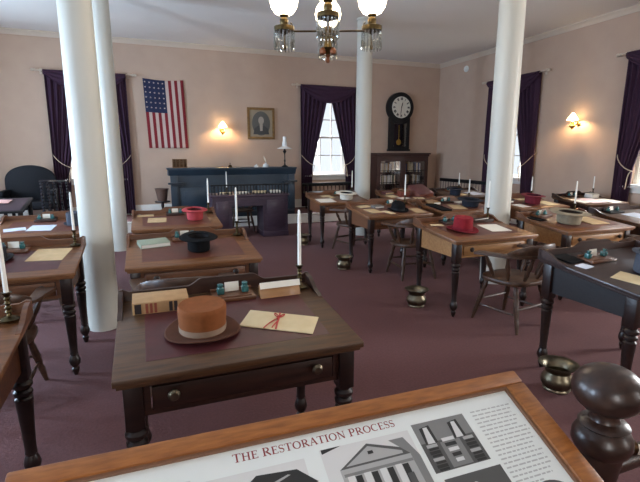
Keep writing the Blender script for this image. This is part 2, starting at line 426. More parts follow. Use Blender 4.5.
# ------------------------------------------------------------------ chairs
def captain_chair(x, y, rz, label, group='captain chairs at the desks', mat_=None, sc=1):
    m = mat_ or CHAIRW; mk = m.name
    t = thing('captain_chair', label, 'chair', (x, y, 0), (0, 0, rz), group)
    def seat():
        b = MB(); n = 28; out = []
        for k in range(n):
            a = 2*PI*k/n; c, s = math.cos(a), math.sin(a)
            out.append((.265*math.copysign(abs(c)**.75, c), .25*math.copysign(abs(s)**.75, s)))
        b.prism(out, 2, .422, .464, .012); return b
    put('seat', seat, m, t, key=('cseat', mk))
    def cleg(sx, sy):
        a = Vector((sx*.17, sy*.155, .428)); e = Vector((sx*.235, sy*.255, 0))
        ts = [0, .12, .2, .26, .32, .5, .62, .68, .74, .9, 1]; rs = [.014, .022, .026, .019, .023, .026, .023, .018, .023, .017, .014]
        return MB().tube([a.lerp(e, q) for q in ts], rs, 10)
    for sx in (-1, 1):
        for sy in (-1, 1): put('leg', lambda: cleg(sx, sy), m, t, key=('cleg', sx, sy, mk))
    def lp(sx, sy, z): q = 1-z/.428; return Vector((sx*(.17+.065*q), sy*(.155+.10*q), z))
    def stp(a, b): return MB().tube([a.lerp(b, q/6) for q in range(7)], [.008, .010, .013, .014, .013, .010, .008], 8)
    put('stretcher', lambda: stp(lp(-1, -1, .16), lp(-1, 1, .16)), m, t, key=('st1', mk)); put('stretcher', lambda: stp(lp(1, -1, .16), lp(1, 1, .16)), m, t, key=('st2', mk))
    put('stretcher', lambda: stp(lp(-1, 1, .21), lp(1, 1, .21)), m, t, key=('st3', mk)); put('stretcher', lambda: stp(lp(-1, -1, .21), lp(1, -1, .21)), m, t, key=('st4', mk))
    def bowpt(a):  # a from -1 (left arm end) to 1 (right arm end); the back at 0
        th = a*PI*.72
        x_ = .30*math.sin(th) if abs(a) < .7 else math.copysign(.30*math.sin(.7*PI*.72)+(abs(a)-.7)*.06, a)
        y_ = -.28*math.cos(th) if abs(a) < .7 else -.28*math.cos(.7*PI*.72)+(abs(a)-.7)*.62
        return Vector((x_, y_-.02, (.695+.02*(1-abs(a)))))
    def bow():
        P = [bowpt(-1+2*k/32) for k in range(33)]
        return MB().sweep(P, [.075+.05*max(0, (abs(-1+k/16)-.7)/.3) for k in range(33)], .030)
    put('arm_bow', bow, m, t, key=('bow', mk))
    def crest():
        P = []; H = []
        for k in range(25):
            a = -.52+1.04*k/24; p = bowpt(a); q = max(0, 1-(abs(a)/.52)**3); hgt = .02+.075*q; p.y -= .012*q
            P.append(p+Vector((0, 0, .01+hgt/2))); H.append(hgt)
        return MB().sweep(P, .038, H)
    put('crest_rail', crest, m, t, key=('crest', mk))
    for k in range(6):
        a = -.86+1.72*k/5
        def sp():
            e = bowpt(a); s = Vector((max(-.2, min(.2, e.x*.80)), max(-.18, min(.10, e.y*.72)), .455)); e = e-Vector((0, 0, .005))
            return MB().tube([s.lerp(e, q/7) for q in range(8)], [.012, .017, .022, .018, .024, .018, .014, .012], 8)
        put('spindle', sp, m, t, key=('sp', k, mk))
    return t
captain_chair(.20, 3.24, -.1, 'wooden captain chair pushed under the upturned black hat desk')
captain_chair(.36, 5.06, .05, 'wooden captain chair pushed under the pink hat desk')
captain_chair(-1.0, 3.26, 0, 'wooden captain chair at the tan sheet desk, left edge of the photo')
captain_chair(-1.05, 5.06, 0, 'wooden captain chair hidden behind the tan sheet desk gallery')
captain_chair(3.22, 3.22, .16, 'brown captain chair at the red hat desk, back to the viewer')
captain_chair(3.25, 5.05, -.12, 'dark captain chair at the black bowler desk')
captain_chair(3.22, 6.82, .25, 'dark captain chair turned beside the back window desk')
captain_chair(4.75, 3.24, 0, 'captain chair pushed under the large beige hat desk')
captain_chair(4.45, 5.06, 0, 'captain chair partly hidden behind the red hat desk')
captain_chair(5.83, 5.04, .05, 'captain chair tucked under the maroon hat desk')
captain_chair(5.92, 3.25, 0, 'captain chair at the glass inkwell desk near the right edge')

# ------------------------------------------------------------------ hats
def hat(name, label, loc, rot, crown, r=.085, h=.11, flare=1.0, brim=.055, curl=.02, flip=False, band=None, lining=None, dome=0, cat='hat', ex=.86):
    t = thing(name, label, cat, loc, rot, 'period hats on the desks')
    R = r+brim
    def F(p):
        rr = math.hypot(p.x/ex, p.y)
        if rr > r*1.02 and p.z < .05: p = p+Vector((0, 0, curl*(p.x/(R*ex))**2*((rr-r)/brim)-.004*((p.y/R)**2)*((rr-r)/brim)+.004))
        return Vector((p.x, p.y, h-p.z)) if flip else p
    rt = r*flare
    side = [(r+(rt-r)*k/6, .004+(h-.022-.004)*k/6) for k in range(7)]
    topc = [(rt*.985, h-.008), (rt*.94, h-.001+dome*.35), (rt*.6, h-.003+dome*.85), (0, h-.006+dome)] if not dome else [(rt*.97, h-.01+dome*.25), (rt*.8, h+dome*.65), (rt*.45, h+dome*.95), (0, h+dome)]
    inner = [(max(0, a-.006), b-.006) for a, b in (side+topc)[::-1]]
    if flip and dome: dome = 0
    put('crown', MB().lathe(side+topc+[(0, inner[0][1])]+inner[1:], 36, sx=ex, f=F, closed=True), crown, t)
    bp = [(r-.007, .002), (r+brim*.5, .0), (R-.006, .001), (R, .004), (R-.006, .008), (r+brim*.5, .007), (r-.007, .008)]
    put('brim', MB().lathe(bp, 40, sx=ex, f=F, closed=True), crown if not isinstance(band, tuple) else band[1], t)
    if band:
        bm_ = band[0] if isinstance(band, tuple) else band
        rb = lambda z: r+(rt-r)*(z-.004)/(h-.026)+.0025
        put('hat_band', MB().lathe([(rb(.01)-.004, .009), (rb(.01), .009), (rb(.036), .036), (rb(.036)-.004, .036)], 36, sx=ex, f=F, closed=True), bm_, t)
    if lining:
        put('lining', MB().lathe([(r-.0085, .010), (rt-.0085, h-.03), (rt*.8, h-.016), (0, h-.016), (0, h-.018), (rt*.8-.002, h-.018), (rt-.0105, h-.032), (r-.0105, .010)], 36, sx=ex, f=F, closed=True), lining, t)
    return t
def felt(n, c, c2=None): return mat(n, c, .85, 0, c2 or tuple(int(v*.9) for v in c), 30, (1, 1, 1), .05, spec=.25)
def hat_on(key, x, y, rz, *a, **k):
    r = rest(key, x, y, rz, .003); return lambda name, label, **kk: hat(name, label, r['loc'], r['rot'], **kk)
hat_on('A', .20, 2.02, -PI/2)('top_hat', 'brown felt hat with pale band on the foreground desk', crown=felt('brown_felt', (138, 80, 42)), r=.100, h=.134, flare=1.06, brim=.066, curl=.016,
    band=(felt('pale_ribbon', (158, 134, 114)), felt('dark_brown_felt', (88, 54, 38))), ex=.9)
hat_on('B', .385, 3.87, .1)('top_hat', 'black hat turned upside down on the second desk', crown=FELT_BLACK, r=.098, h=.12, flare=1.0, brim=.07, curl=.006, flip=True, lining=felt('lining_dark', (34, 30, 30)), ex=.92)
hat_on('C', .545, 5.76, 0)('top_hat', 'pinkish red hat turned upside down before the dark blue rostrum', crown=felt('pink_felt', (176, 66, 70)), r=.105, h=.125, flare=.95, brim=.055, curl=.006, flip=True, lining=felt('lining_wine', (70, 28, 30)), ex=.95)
hat_on('D', -1.10, 3.98, 0)('top_hat', 'dark hat at the left edge on the tan sheet desk', crown=felt('charcoal_felt', (40, 40, 46)), r=.085, h=.10, brim=.05, curl=.015)
hat_on('E', -.80, 5.80, 0)('top_hat', 'slate grey hat beside the white papers, left of the column', crown=felt('slate_felt', (66, 71, 82)), r=.085, h=.135, brim=.035, curl=.01)
hat_on('R1', 3.13, 3.89, .3)('top_hat', 'bright red top hat standing on the light oak desk', crown=felt('red_felt', (138, 30, 40)), r=.105, h=.14, flare=.93, brim=.062, curl=.015, band=(felt('wine_ribbon', (120, 24, 38)), felt('wine_felt', (130, 30, 42))), ex=.94)
hat_on('R2', 3.40, 5.68, .2)('bowler_hat', 'black bowler hat standing on the brown desk', crown=FELT_BLACK, r=.105, h=.09, flare=.97, brim=.055, curl=.02, dome=.045, band=BLACK, ex=.9)
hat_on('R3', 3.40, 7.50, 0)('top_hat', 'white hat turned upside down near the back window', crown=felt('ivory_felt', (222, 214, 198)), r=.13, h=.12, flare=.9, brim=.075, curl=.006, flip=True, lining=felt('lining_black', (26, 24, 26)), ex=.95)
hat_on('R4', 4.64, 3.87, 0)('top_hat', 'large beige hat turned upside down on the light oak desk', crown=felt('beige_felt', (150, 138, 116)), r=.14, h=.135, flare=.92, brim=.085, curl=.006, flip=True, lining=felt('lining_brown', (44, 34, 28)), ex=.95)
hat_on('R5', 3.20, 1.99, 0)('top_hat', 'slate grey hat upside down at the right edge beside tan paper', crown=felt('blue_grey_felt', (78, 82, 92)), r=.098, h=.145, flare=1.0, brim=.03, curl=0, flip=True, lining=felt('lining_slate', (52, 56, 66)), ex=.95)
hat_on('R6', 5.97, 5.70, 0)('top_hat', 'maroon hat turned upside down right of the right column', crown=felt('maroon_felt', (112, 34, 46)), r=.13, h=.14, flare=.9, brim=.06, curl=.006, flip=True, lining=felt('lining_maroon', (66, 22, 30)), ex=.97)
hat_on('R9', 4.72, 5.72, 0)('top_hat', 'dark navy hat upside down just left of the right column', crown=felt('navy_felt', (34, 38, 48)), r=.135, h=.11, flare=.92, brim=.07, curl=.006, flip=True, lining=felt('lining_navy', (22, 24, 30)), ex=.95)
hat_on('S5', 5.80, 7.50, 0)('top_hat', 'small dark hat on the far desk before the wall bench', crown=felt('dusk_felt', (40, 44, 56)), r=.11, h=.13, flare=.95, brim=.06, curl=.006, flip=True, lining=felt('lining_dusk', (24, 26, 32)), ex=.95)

# ------------------------------------------------------------------ candlesticks
def candlestick(loc, label, ch=.31, hh=.13):
    t = thing('candlestick', label, 'candlestick', loc, group='candlesticks with white candles')
    CBR = mat('candle_brass', (100, 86, 58), .4, 1, (60, 52, 38), 30)
    put('holder', lambda: MB().lathe([(0, 0), (.042, 0), (.044, .006), (.03, .012), (.012, .02), (.009, .03), (.014, .038), (.009, .046), (.015, .058), (.008, .068), (.013, .078), (.009, .09), (.014, .1), (.010, .108), (.017, .12), (.022, .127), (.022, .13), (.010, .13), (.010, .118), (0, .118)], 16), CBR, t, key='holder')
    put('candle', lambda: MB().lathe([(0, .119), (.0105, .119), (.0095, .13+ch*.6), (.007, .13+ch*.97), (.004, .13+ch), (0, .13+ch)], 12), WAX, t, key=('candle', ch))
    put('wick', lambda: MB().tube([(0, 0, .13+ch-.004), (.001, 0, .13+ch+.008), (.003, 0, .13+ch+.014)], .0012, 5), BLACK, t, key=('wick', ch))
def cs(key, x, y, label, ch=.31):
    x *= K; y *= K
    candlestick((x, y, onz(key, y)+.006), label, ch)
cs('A', .795, 2.395, 'white candle in brass stick at the back corner of the foreground desk', .31)
cs('B', .785, 4.25, 'white candle in brass stick at the corner of the upturned black hat desk')
cs('C', .755, 6.07, 'white candle in brass stick beside the pink hat')
cs('D', -.592, 4.23, 'white candle in brass stick beside the thick left column')
cs('F', -.635, 2.38, 'white candle in brass stick at the left edge of the photo', .30)
cs('R1', 3.775, 4.25, 'thin white candle in brass stick before the right column')
cs('R2', 3.76, 6.08, 'white candle in brass stick near the black bowler hat')
cs('R3', 3.715, 7.93, 'white candle in brass stick beside the middle column')
cs('R4', 5.17, 4.24, 'white candle in brass stick behind the large beige hat', .28)
cs('R9', 4.985, 6.08, 'white candle in brass stick left of the right column', .22)
cs('R6', 6.30, 6.05, 'white candle in brass stick beside the maroon hat', .24)
cs('R7', 7.82, 6.06, 'white candle in brass stick against the right wall below the lamp', .22)
cs('S5', 6.2, 7.9, 'white candle in brass stick on the far desk before the bench', .24)

# ------------------------------------------------------------------ papers, books, inkstands
def sheet(key, x, y, w, d, rz, m, label, name='paper_sheet', cat='paper', group='loose papers on the desks', th=.002, h=0):
    r = rest(key, x, y, rz, h)
    def f():
        b = MB(); b.box((0, 0, th/2), (w, d, th)); return b
    o = put(name, f, m, None, r['loc'], r['rot']); tag(o, label, cat, group); return o
def inkstand(key, x, y, rz, label, wood_=None, card=True, w=.22, name='inkstand'):
    r = rest(key, x, y, rz); t = thing(name, label, 'inkstand', r['loc'], r['rot'], 'inkstands on the desks')
    put('tray', lambda: MB().span((-w/2, -.065, 0), (w/2, .065, .018), .004).span((-w/2, .05, .018), (w/2, .065, .03), .003).span((-w/2+.02, -.05, .018), (w/2-.02, -.035, .024), .002), wood_ or APRON_LIGHT, t, key=('tray', w, (wood_ or APRON_LIGHT).name))
    for s in (-1, 1):
        k = put('inkwell', lambda: MB().box((0, 0, .018), (.038, .038, .036), .006).lathe([(.012, .034), (.012, .045), (.016, .048), (.016, .054), (0, .056)], 12), TEAL, t, (s*(w/2-.045), .012, .018), key='inkwell')
    if card: put('card', lambda: MB().box((0, 0, .027), (.075, .003, .05), 0, Matrix.Rotation(-.25, 4, 'X')), PAPER, t, (0, .03, .018), key='inkcard')
def book(key, x, y, rz, w, d, h, cover, label, pages=None, group='books on the desks', z=None):
    if z is None: r = rest(key, x, y, rz)
    else: r = dict(loc=(x, y, z), rot=(0, 0, rz))
    t = thing('book', label, 'book', r['loc'], r['rot'], group)
    put('cover', MB().box((0, 0, .002), (w, d, .004), .001).box((0, 0, h-.002), (w, d, .004), .001).box((-w/2+.003, 0, h/2), (.006, d, h), .002), cover, t)
    put('page_block', MB().span((-w/2+.006, -d/2+.004, .004), (w/2-.004, d/2-.004, h-.004)), pages or CREAM, t)
    return t
# foreground desk
r = rest('A', .03, 2.335, .0)
t = thing('ledger_book', 'tan ledger with striped spine at the back left of the foreground desk', 'book', r['loc'], r['rot'], 'books on the desks')
put('cover', MB().span((-.13, -.05, .056), (.13, .075, .06), .001).span((-.13, -.05, 0), (.13, .075, .004), .001).span((-.13, -.056, 0), (.13, -.05, .06), .002), mat('vellum', (182, 146, 102), .7, 0, (164, 128, 88), 20), t)
put('page_block', MB().span((-.127, -.05, .004), (.127, .072, .056)), CREAM, t)
for x_, w_, c_ in ((-.105, .03, 0), (-.065, .012, 1), (-.045, .012, 1), (-.025, .012, 1), (.045, .016, 0), (.068, .016, 0)):
    put('spine_label', MB().span((x_-w_/2, -.0575, .004), (x_+w_/2, -.0555, .054)), mat('red_label', (140, 70, 52), .6) if c_ else mat('dark_label', (44, 34, 34), .6), t)
inkstand('A', .405, 2.375, .02, 'wooden inkstand with two teal inkwells on the foreground desk', APRON_MID)
r = rest('A', .655, 2.33, .03)
t = thing('name_block', 'wooden name block with white card at back right of the foreground desk', 'name plate', r['loc'], r['rot'])
put('block', MB().prism([(-.03, 0), (.03, 0), (.02, .065), (.005, .065)], 0, -.112, .112, .003), APRON_LIGHT, t)
put('card', MB().box((0, 0, 0), (.224, .0025, .034), 0, Matrix.Translation((0, -.0075, .065)) @ Matrix.Rotation(-.49, 4, 'X')), PAPER, t)
r = rest('A', .565, 2.01, -.52)
t = thing('folded_letter', 'cream folded letter tied with red ribbon on the foreground desk', 'letter', r['loc'], r['rot'])
put('letter_paper', MB().box((0, 0, .003), (.345, .17, .006), .002), CREAM, t)
rb = MB(); rb.box((-.01, 0, .0068), (.009, .172, .0012), 0, Matrix.Rotation(.12, 4, 'Z'))
for s in (-1, 1): rb.tube(bez((-.015, .03, .008), (-.015+s*.02, .075, .02), (-.015+s*.045, .05, .016), (-.015, .03, .008), 10), .0028, 6)
rb.tube(bez((-.015, .03, .008), (-.02, -.0, .012), (-.05, -.04, .009), (-.055, -.088, .0075), 10), .003, 6); rb.tube(bez((-.015, .03, .008), (-.0, -.0, .012), (-.02, -.05, .009), (-.02, -.075, .0075), 10), .003, 6)
put('ribbon', rb, mat('red_ribbon', (186, 58, 52), .5), t)
# second desk
book('B', .03, 4.10, .2, .24, .16, .035, mat('sage_cover', (150, 160, 140), .7), 'pale green book lying on the upturned black hat desk', PAPER)
inkstand('B', .30, 4.22, 0, 'inkstand with white card behind the upturned black hat', APRON_MID)
sheet('C', .10, 5.80, .21, .22, -.06, TAN, 'tan paper on the pink hat desk')
sheet('C', -.03, 6.06, .19, .09, 0, TAN, 'narrow tan envelope at the back of the pink hat desk', 'envelope', 'envelope')
inkstand('C', .33, 6.06, 0, 'small inkstand with white card at the back of the pink hat desk', APRON_DARK)
sheet('D', -.75, 4.03, .25, .30, -.12, TAN, 'large tan sheet on the desk left of the thick column')
inkstand('D', -1.03, 4.18, 0, 'inkstand with white card and teal wells on the tan sheet desk', APRON_MID)
sheet('E', -1.36, 5.68, .2, .13, .25, PAPER_B, 'small white paper at the left edge on the grey hat desk')
sheet('E', -1.11, 5.70, .24, .24, -.1, PAPER_B, 'white paper in front of the inkstand on the grey hat desk')
inkstand('E', -1.12, 6.04, 0, 'dark inkstand with white card beside the slate grey hat', APRON_DARK)
# right desks
sheet('R1', 3.56, 3.89, .24, .28, -.1, PAPER, 'white paper right of the red top hat')
t = inkstand('R1', 3.20, 4.20, .1, 'inkstand with teal wells left behind the red top hat', APRON_DARK, False)
sheet('R1', 2.98, 4.14, .14, .06, -.2, CREAM, 'narrow cream card at left of the red hat desk', 'card', 'card', h=.0)
r = rest('R1', 3.62, 4.17, 0); t = thing('wooden_tray', 'dark wooden pen tray beside the candle before the right column', 'tray', r['loc'], r['rot'])
put('tray_body', MB().span((-.13, -.05, 0), (.13, .05, .012), .003).span((-.13, -.05, .012), (.13, -.042, .03), .002).span((-.13, .042, .012), (.13, .05, .03), .002).span((-.13, -.042, .012), (-.122, .042, .03)).span((.122, -.042, .012), (.13, .042, .03)), APRON_DARK, t)
put('quill_pen', MB().tube([(-.1, 0, .02), (.1, .01, .03)], [.002, .006], 6), PAPER, t)
book('R2', 3.20, 5.93, .1, .16, .12, .03, mat('grey_cover', (110, 104, 98), .7), 'grey book with pale pages at left of the bowler hat', PAPER)
inkstand('R2', 3.52, 6.06, 0, 'inkstand with white card behind the black bowler hat', APRON_MID)
sheet('R2', 3.02, 5.72, .18, .24, .1, TAN, 'brown blotting sheet at left end of the bowler hat desk')
sheet('R2', 3.02, 6.02, .2, .13, .2, CREAM, 'cream sheet at the back left of the bowler hat desk')
sheet('R3', 2.98, 7.46, .30, .30, 0, PAPER, 'large white paper at left of the back window desk')
sheet('R3', 3.14, 7.84, .2, .14, .1, CREAM, 'cream sheet at the back of the back window desk')
inkstand('R3', 3.42, 7.90, 0, 'inkstand behind the white upturned hat', APRON_MID)
inkstand('R4', 4.60, 4.22, .1, 'inkstand with teal wells left behind the large beige hat', APRON_MID)
sheet('R4', 5.02, 3.90, .26, .34, -.1, TAN, 'folded tan newspaper right of the large beige hat', 'newspaper', 'newspaper', th=.008)
sheet('R4', 4.40, 4.12, .14, .2, .2, FELT_BLACK, 'dark folder at the back left of the beige hat desk', 'folder', 'folder', th=.008)
inkstand('R5', 3.10, 2.31, .05, 'wooden inkstand with green wells and white card on the right edge desk', APRON_MID, True, .26)
sheet('R5', 2.87, 2.225, .11, .08, .2, PAPER_B, 'bluish sheet under the inkstand on the right edge desk')
sheet('R5', 2.97, 1.95, .20, .19, .35, CREAM, 'tan letter in front of the inkstand at right edge')
sheet('R5', 2.89, 2.38, .16, .16, .1, FELT_BLACK, 'black folder at back left of the right edge desk', 'folder', 'folder', th=.01)
sheet('R6', 6.26, 5.66, .24, .3, 0, CREAM, 'cream paper beside the maroon hat')
inkstand('R6', 5.74, 6.02, .1, 'inkstand behind the maroon hat', APRON_DARK)
sheet('R9', 4.48, 5.72, .22, .3, -.3, TAN, 'tan sheet left of the dark navy hat')
sheet('R9', 4.13, 5.72, .16, .44, 0, FELT_BLACK, 'long black portfolio beside the tan sheet near the bowler hat', 'folder', 'folder', th=.02)
inkstand('R9', 4.52, 6.06, .1, 'inkstand with white card behind the dark navy hat', APRON_DARK)
book('R9', 4.24, 6.02, .1, .14, .2, .04, mat('tan_cover', (150, 116, 80), .7), 'tan book beside the long black portfolio', PAPER)
sheet('R7', 7.33, 5.70, .36, .36, .0, mat('pinkish_paper', (228, 206, 206), .8), 'wide pinkish paper on the desk against the right wall')
sheet('R7', 7.67, 5.62, .24, .32, .0, PAPER, 'white paper at right end of the desk against the right wall')
t = book('R7', 7.62, 5.92, .1, .2, .15, .07, mat('white_cover', (214, 212, 204), .7), 'thick pale book below the wall lamp', PAPER)
inkstand('R7', 7.30, 6.06, 0, 'inkstand with glass wells below the wall lamp', APRON_DARK)
inkstand('R8', 5.84, 4.20, 0, 'inkstand with glass wells and white card behind the near right inkstand', BLACK, True, .26)
sheet('R8', 6.0, 3.95, .3, .3, .1, PAPER_B, 'bluish white paper at the right edge of the photo')
# far desks
r = rest('S4', 4.63, 7.55, 0); t = thing('red_box', 'small reddish wooden box on the far cluttered desk', 'box', r['loc'], r['rot'])
put('box_body', MB().span((-.1, -.06, 0), (.1, .06, .10), .004), mat('reddish_wood', (120, 52, 34), .5, 0, (98, 40, 28), 10), t); put('box_lid', MB().span((-.105, -.065, .10), (.105, .065, .125), .004), APRON_MID, t)
r = rest('S4', 5.06, 7.62, .25)
t = thing('writing_slope', 'reddish brown slanted writing box on the far cluttered desk', 'writing box', r['loc'], r['rot'])
put('slope_body', MB().prism([(-.16, 0), (.16, 0), (.16, .17), (-.16, .05)], 0, -.2, .2, .004), mat('reddish_cover', (112, 62, 50), .6), t)
put('slope_lid', MB().prism([(-.165, .051), (.165, .175), (.165, .183), (-.165, .059)], 0, -.205, .205, .002), mat('plum_cover', (96, 54, 54), .6), t)
for a in (('S4', 4.55, 7.40, .22, .15, .3, PAPER, 'white sheet at the front of the far cluttered desk'), ('S4', 4.86, 7.36, .2, .14, -.2, CREAM, 'cream sheet before the slanted writing box'),
          ('R2', 3.20, 5.60, .10, .2, .3, CREAM, 'cream note beside the grey book'), ('R2', 3.69, 5.62, .16, .26, -.1, TAN, 'tan sheet right of the black bowler hat'),
          ('R9', 4.78, 6.02, .2, .12, .2, PAPER, 'white note behind the dark navy hat'), ('R6', 5.62, 5.58, .2, .22, .1, PAPER, 'white sheet left of the maroon hat'),
          ('R6', 6.06, 6.02, .2, .13, -.1, CREAM, 'cream note at the back of the maroon hat desk'), ('S5', 6.0, 7.55, .16, .2, .2, CREAM, 'cream sheet beside the small dark hat'),
          ('R3', 3.20, 7.70, .12, .10, .4, TAN, 'tan note on the back window desk'), ('R7', 7.05, 5.70, .16, .3, .1, PAPER, 'white sheet at the left end of the desk against the right wall')): sheet(*a)
book('R6', 5.58, 5.87, .2, .2, .15, .035, mat('slate_cover', (70, 74, 84), .7), 'dark grey book at the back left of the maroon hat desk', PAPER)
book('S4', 4.46, 7.86, .1, .2, .15, .04, mat('plum_cover', (96, 54, 54), .6), 'plum book at the back left of the far cluttered desk', CREAM)
sheet('S4', 4.42, 7.60, .2, .2, .2, CREAM, 'cream paper left of the small reddish box')
inkstand('S4', 4.80, 7.90, 0, 'inkstand on the far cluttered desk', APRON_MID)
sheet('S5', 6.35, 7.6, .3, .3, .1, PAPER_B, 'white paper on the far desk before the bench')
inkstand('S5', 6.0, 7.90, 0, 'inkstand on the far desk before the bench', APRON_MID)

# ------------------------------------------------------------------ rostrum, clerk's desk and what stands there
RX0, RX1, RY0, RY1, RT = .44, 3.30, 10.06, 10.62, 1.31
t = thing('rostrum', 'long dark blue panelled rostrum on the platform below the portrait', 'rostrum', ((RX0+RX1)/2, (RY0+RY1)/2, PZ))
hw, hd, H = (RX1-RX0)/2, (RY1-RY0)/2, RT-PZ
put('body', MB().span((-hw+.08, -hd+.06, 0), (hw-.08, hd-.02, H-.1)), NAVY, t)
put('plinth', MB().span((-hw+.05, -hd+.03, 0), (hw-.05, hd-.02, .12), .008), NAVYD, t)
put('cornice', MB().span((-hw, -hd, H-.04), (hw, hd, H), .008).prism([(-hd+.06, H-.16), (-hd+.045, H-.13), (-hd+.03, H-.10), (-hd+.01, H-.06), (-hd+.005, H-.04), (hd-.01, H-.04), (hd-.01, H-.16)], 0, -hw+.02, hw-.02), NAVY, t)
for s in (-1, 1):
    p = put('pilaster', MB().span((s*(hw-.2), -hd+.02, .12), (s*(hw-.05), -hd+.08, H-.16), .006), NAVY, t)
    put('shelf_bracket', MB().span((s*(hw-.36), -hd-.03, H-.34), (s*(hw-.0), -hd+.03, H-.30), .006).span((s*(hw-.3), -hd-.01, H-.38), (s*(hw-.06), -hd+.05, H-.34), .006), NAVYD, t)
for a, b_ in ((-hw+.24, -.5), (-.44, .44), (.5, hw-.24)):
    put('panel', MB().span((a, -hd+.045, .2), (b_, -hd+.062, H-.42), .005).span((a+.08, -hd+.038, .27), (b_-.08, -hd+.05, H-.49), .005), NAVY, t)
# letter rack, bell, ink set, lamp on the rostrum
t = thing('letter_rack', 'small wooden pigeonhole rack on left end of the blue rostrum', 'rack', (.715, 10.3, RT))
b = MB().span((-.15, -.06, 0), (.15, .06, .015)).span((-.15, .05, .015), (.15, .06, .19))
for z in (.075, .13, .175): b.span((-.15, -.06, z), (.15, .05, z+.012))
for x in (-.15, -.08, -.005, .07, .138): b.span((x, -.06, .015), (x+.012, .05, .187))
put('rack_body', b, mat('rack_wood', (122, 86, 54), .5), t)
t = thing('desk_bell', 'small dark bell on the middle of the blue rostrum', 'bell', (1.80, 10.3, RT))
put('bell_dome', MB().lathe([(0, 0), (.05, 0), (.05, .012), (.045, .03), (.03, .055), (0, .06)], 16), BRONZE, t); put('plunger', MB().lathe([(.006, .058), (.006, .085), (.014, .09), (.012, .1), (0, .102)], 10), BRONZE, t)
for x, s, l in ((2.40, .8, 'small clear glass inkwell left on the blue rostrum'), (2.62, 1.2, 'larger clear glass inkwell with white quill on the blue rostrum')):
    t = thing('glass_inkwell', l, 'inkwell', (x, 10.3, RT))
    put('bottle', MB().lathe([(0, 0), (.055*s, 0), (.06*s, .02*s), (.05*s, .055*s), (.02*s, .065*s), (.02*s, .08*s), (.028*s, .085*s), (0, .09*s)], 16), mat('pale_glass', (214, 216, 214), .15), t)
    if s > 1: put('quill', MB().sheet(lambda u, v: Vector((-.06*(v-.2)+(.02*math.sin(PI*v))*(u-.5)*2, (u-.5)*.01, .09+.17*v)), 4, 10), PAPER, t)
t = thing('table_lamp', 'lamp with white glass shade and black stem on right end of rostrum', 'lamp', (3.08, 10.3, RT))
put('base', MB().lathe([(0, 0), (.075, 0), (.08, .015), (.05, .03), (.02, .05)], 20), BLACK, t)
put('stem', MB().lathe([(.02, .045), (.012, .1), (.022, .14), (.012, .18), (.012, .3), (.03, .33), (.045, .36), (.02, .39), (.02, .42)], 16), BLACK, t)
put('lamp_shade', MB().lathe([(.17, .415), (.168, .425), (.11, .45), (.055, .475), (.05, .475), (.105, .44), (.16, .412)], 28, closed=True), mat('opal_glass', (232, 230, 226), .25), t)
put('chimney', MB().lathe([(.04, .42), (.06, .5), (.055, .55), (.04, .60), (.04, .69), (.035, .69), (.035, .60), (.05, .55), (.055, .5), (.035, .42)], 20, closed=True), mat('opal_chimney', (222, 222, 220), .2), t)

t = thing('clerk_desk', 'dark purplish clerk desk with open kneehole in front of the rostrum', 'desk', (1.87, 8.84, 0))
h2 = .735
for a, b_ in ((-h2, -.37), (.24, h2)):
    p = put('pedestal', MB().span((a, -.28, .0), (b_, .28, .80)), CLERK, t)
    put('plinth', MB().span((a-.012, -.295, 0), (b_+.012, .29, .10), .006), CLERK, p)
    put('panel', MB().span((a+.07, -.29, .18), (b_-.07, -.275, .72), .005), CLERK, p)
put('frieze', MB().span((-.37, -.28, .62), (.24, .28, .80)), CLERK, t)
put('desktop', MB().span((-h2-.03, -.31, .80), (h2+.03, .30, .845), .008), CLERK, t)
b = MB().span((-h2-.02, -.29, 1.015), (h2+.02, -.262, 1.04), .005)
for k in range(25):
    x = -h2+2*h2*k/24; b.lathe([(.009, .845), (.013, .87), (.007, .90), (.013, .93), (.007, .96), (.012, .99), (.008, 1.016)], 8, (x, -.276, 0))
g = put('gallery_rail', b, BLACK, t); g['label'] = 'low black spindle rail'
CD = .846
for x, y, w, d, th, rz, m, l in ((1.75, 8.84, .24, .16, .03, .1, PAPER, 'white stack of papers left of middle on the clerk desk'), (2.12, 8.88, .26, .17, .035, -.1, CREAM, 'cream stack of papers on right of the clerk desk'),
                             (2.42, 8.84, .2, .15, .045, 0, PAPER, 'white stack of papers at the right end of the clerk desk'), (1.45, 8.93, .2, .13, .02, 0, CREAM, 'thin cream stack of papers at left end of the clerk desk')):
    b = MB()
    for k in range(int(th/.005)): b.box((random.uniform(-.006, .006), random.uniform(-.006, .006), .0025+.005*k), (w, d, .0045), 0, Matrix.Rotation(random.uniform(-.06, .06), 4, 'Z'))
    o = put('paper_stack', b, m, None, (x, y, CD), (0, 0, rz)); tag(o, l, 'papers', 'paper stacks on the clerk desk')
candlestick((1.45, 8.78, CD), 'white candle in brass stick behind the rail of the clerk desk', .30)
captain_chair(1.84, 9.45, PI, 'dark chair seen through the kneehole of the purplish clerk desk')

# stand with a bronze pot left of the rostrum
t = thing('plant_stand', 'dark round pedestal stand at the left end of the blue rostrum', 'stand', (.32, 10.55, PZ))
put('pedestal_base', MB().lathe([(0, 0), (.14, 0), (.14, .02), (.04, .06), (.03, .1)], 20), LEG, t); put('post', MB().lathe([(.03, .09), (.025, .2), (.035, .26), (.03, .34)], 14), LEG, t); put('stand_top', MB().lathe([(0, .335), (.16, .335), (.165, .35), (.16, .365), (0, .365)], 24), LEG, t)
t = thing('bronze_pot', 'brownish flared pot on the stand left of the rostrum', 'pot', (.32, 10.55, PZ+.366))
put('pot_body', MB().lathe([(0, 0), (.09, 0), (.1, .02), (.12, .16), (.14, .25), (.15, .26), (.15, .275), (.135, .275), (.115, .17), (.09, .03), (0, .03)], 24), mat('pot_clay', (98, 74, 62), .6), t)

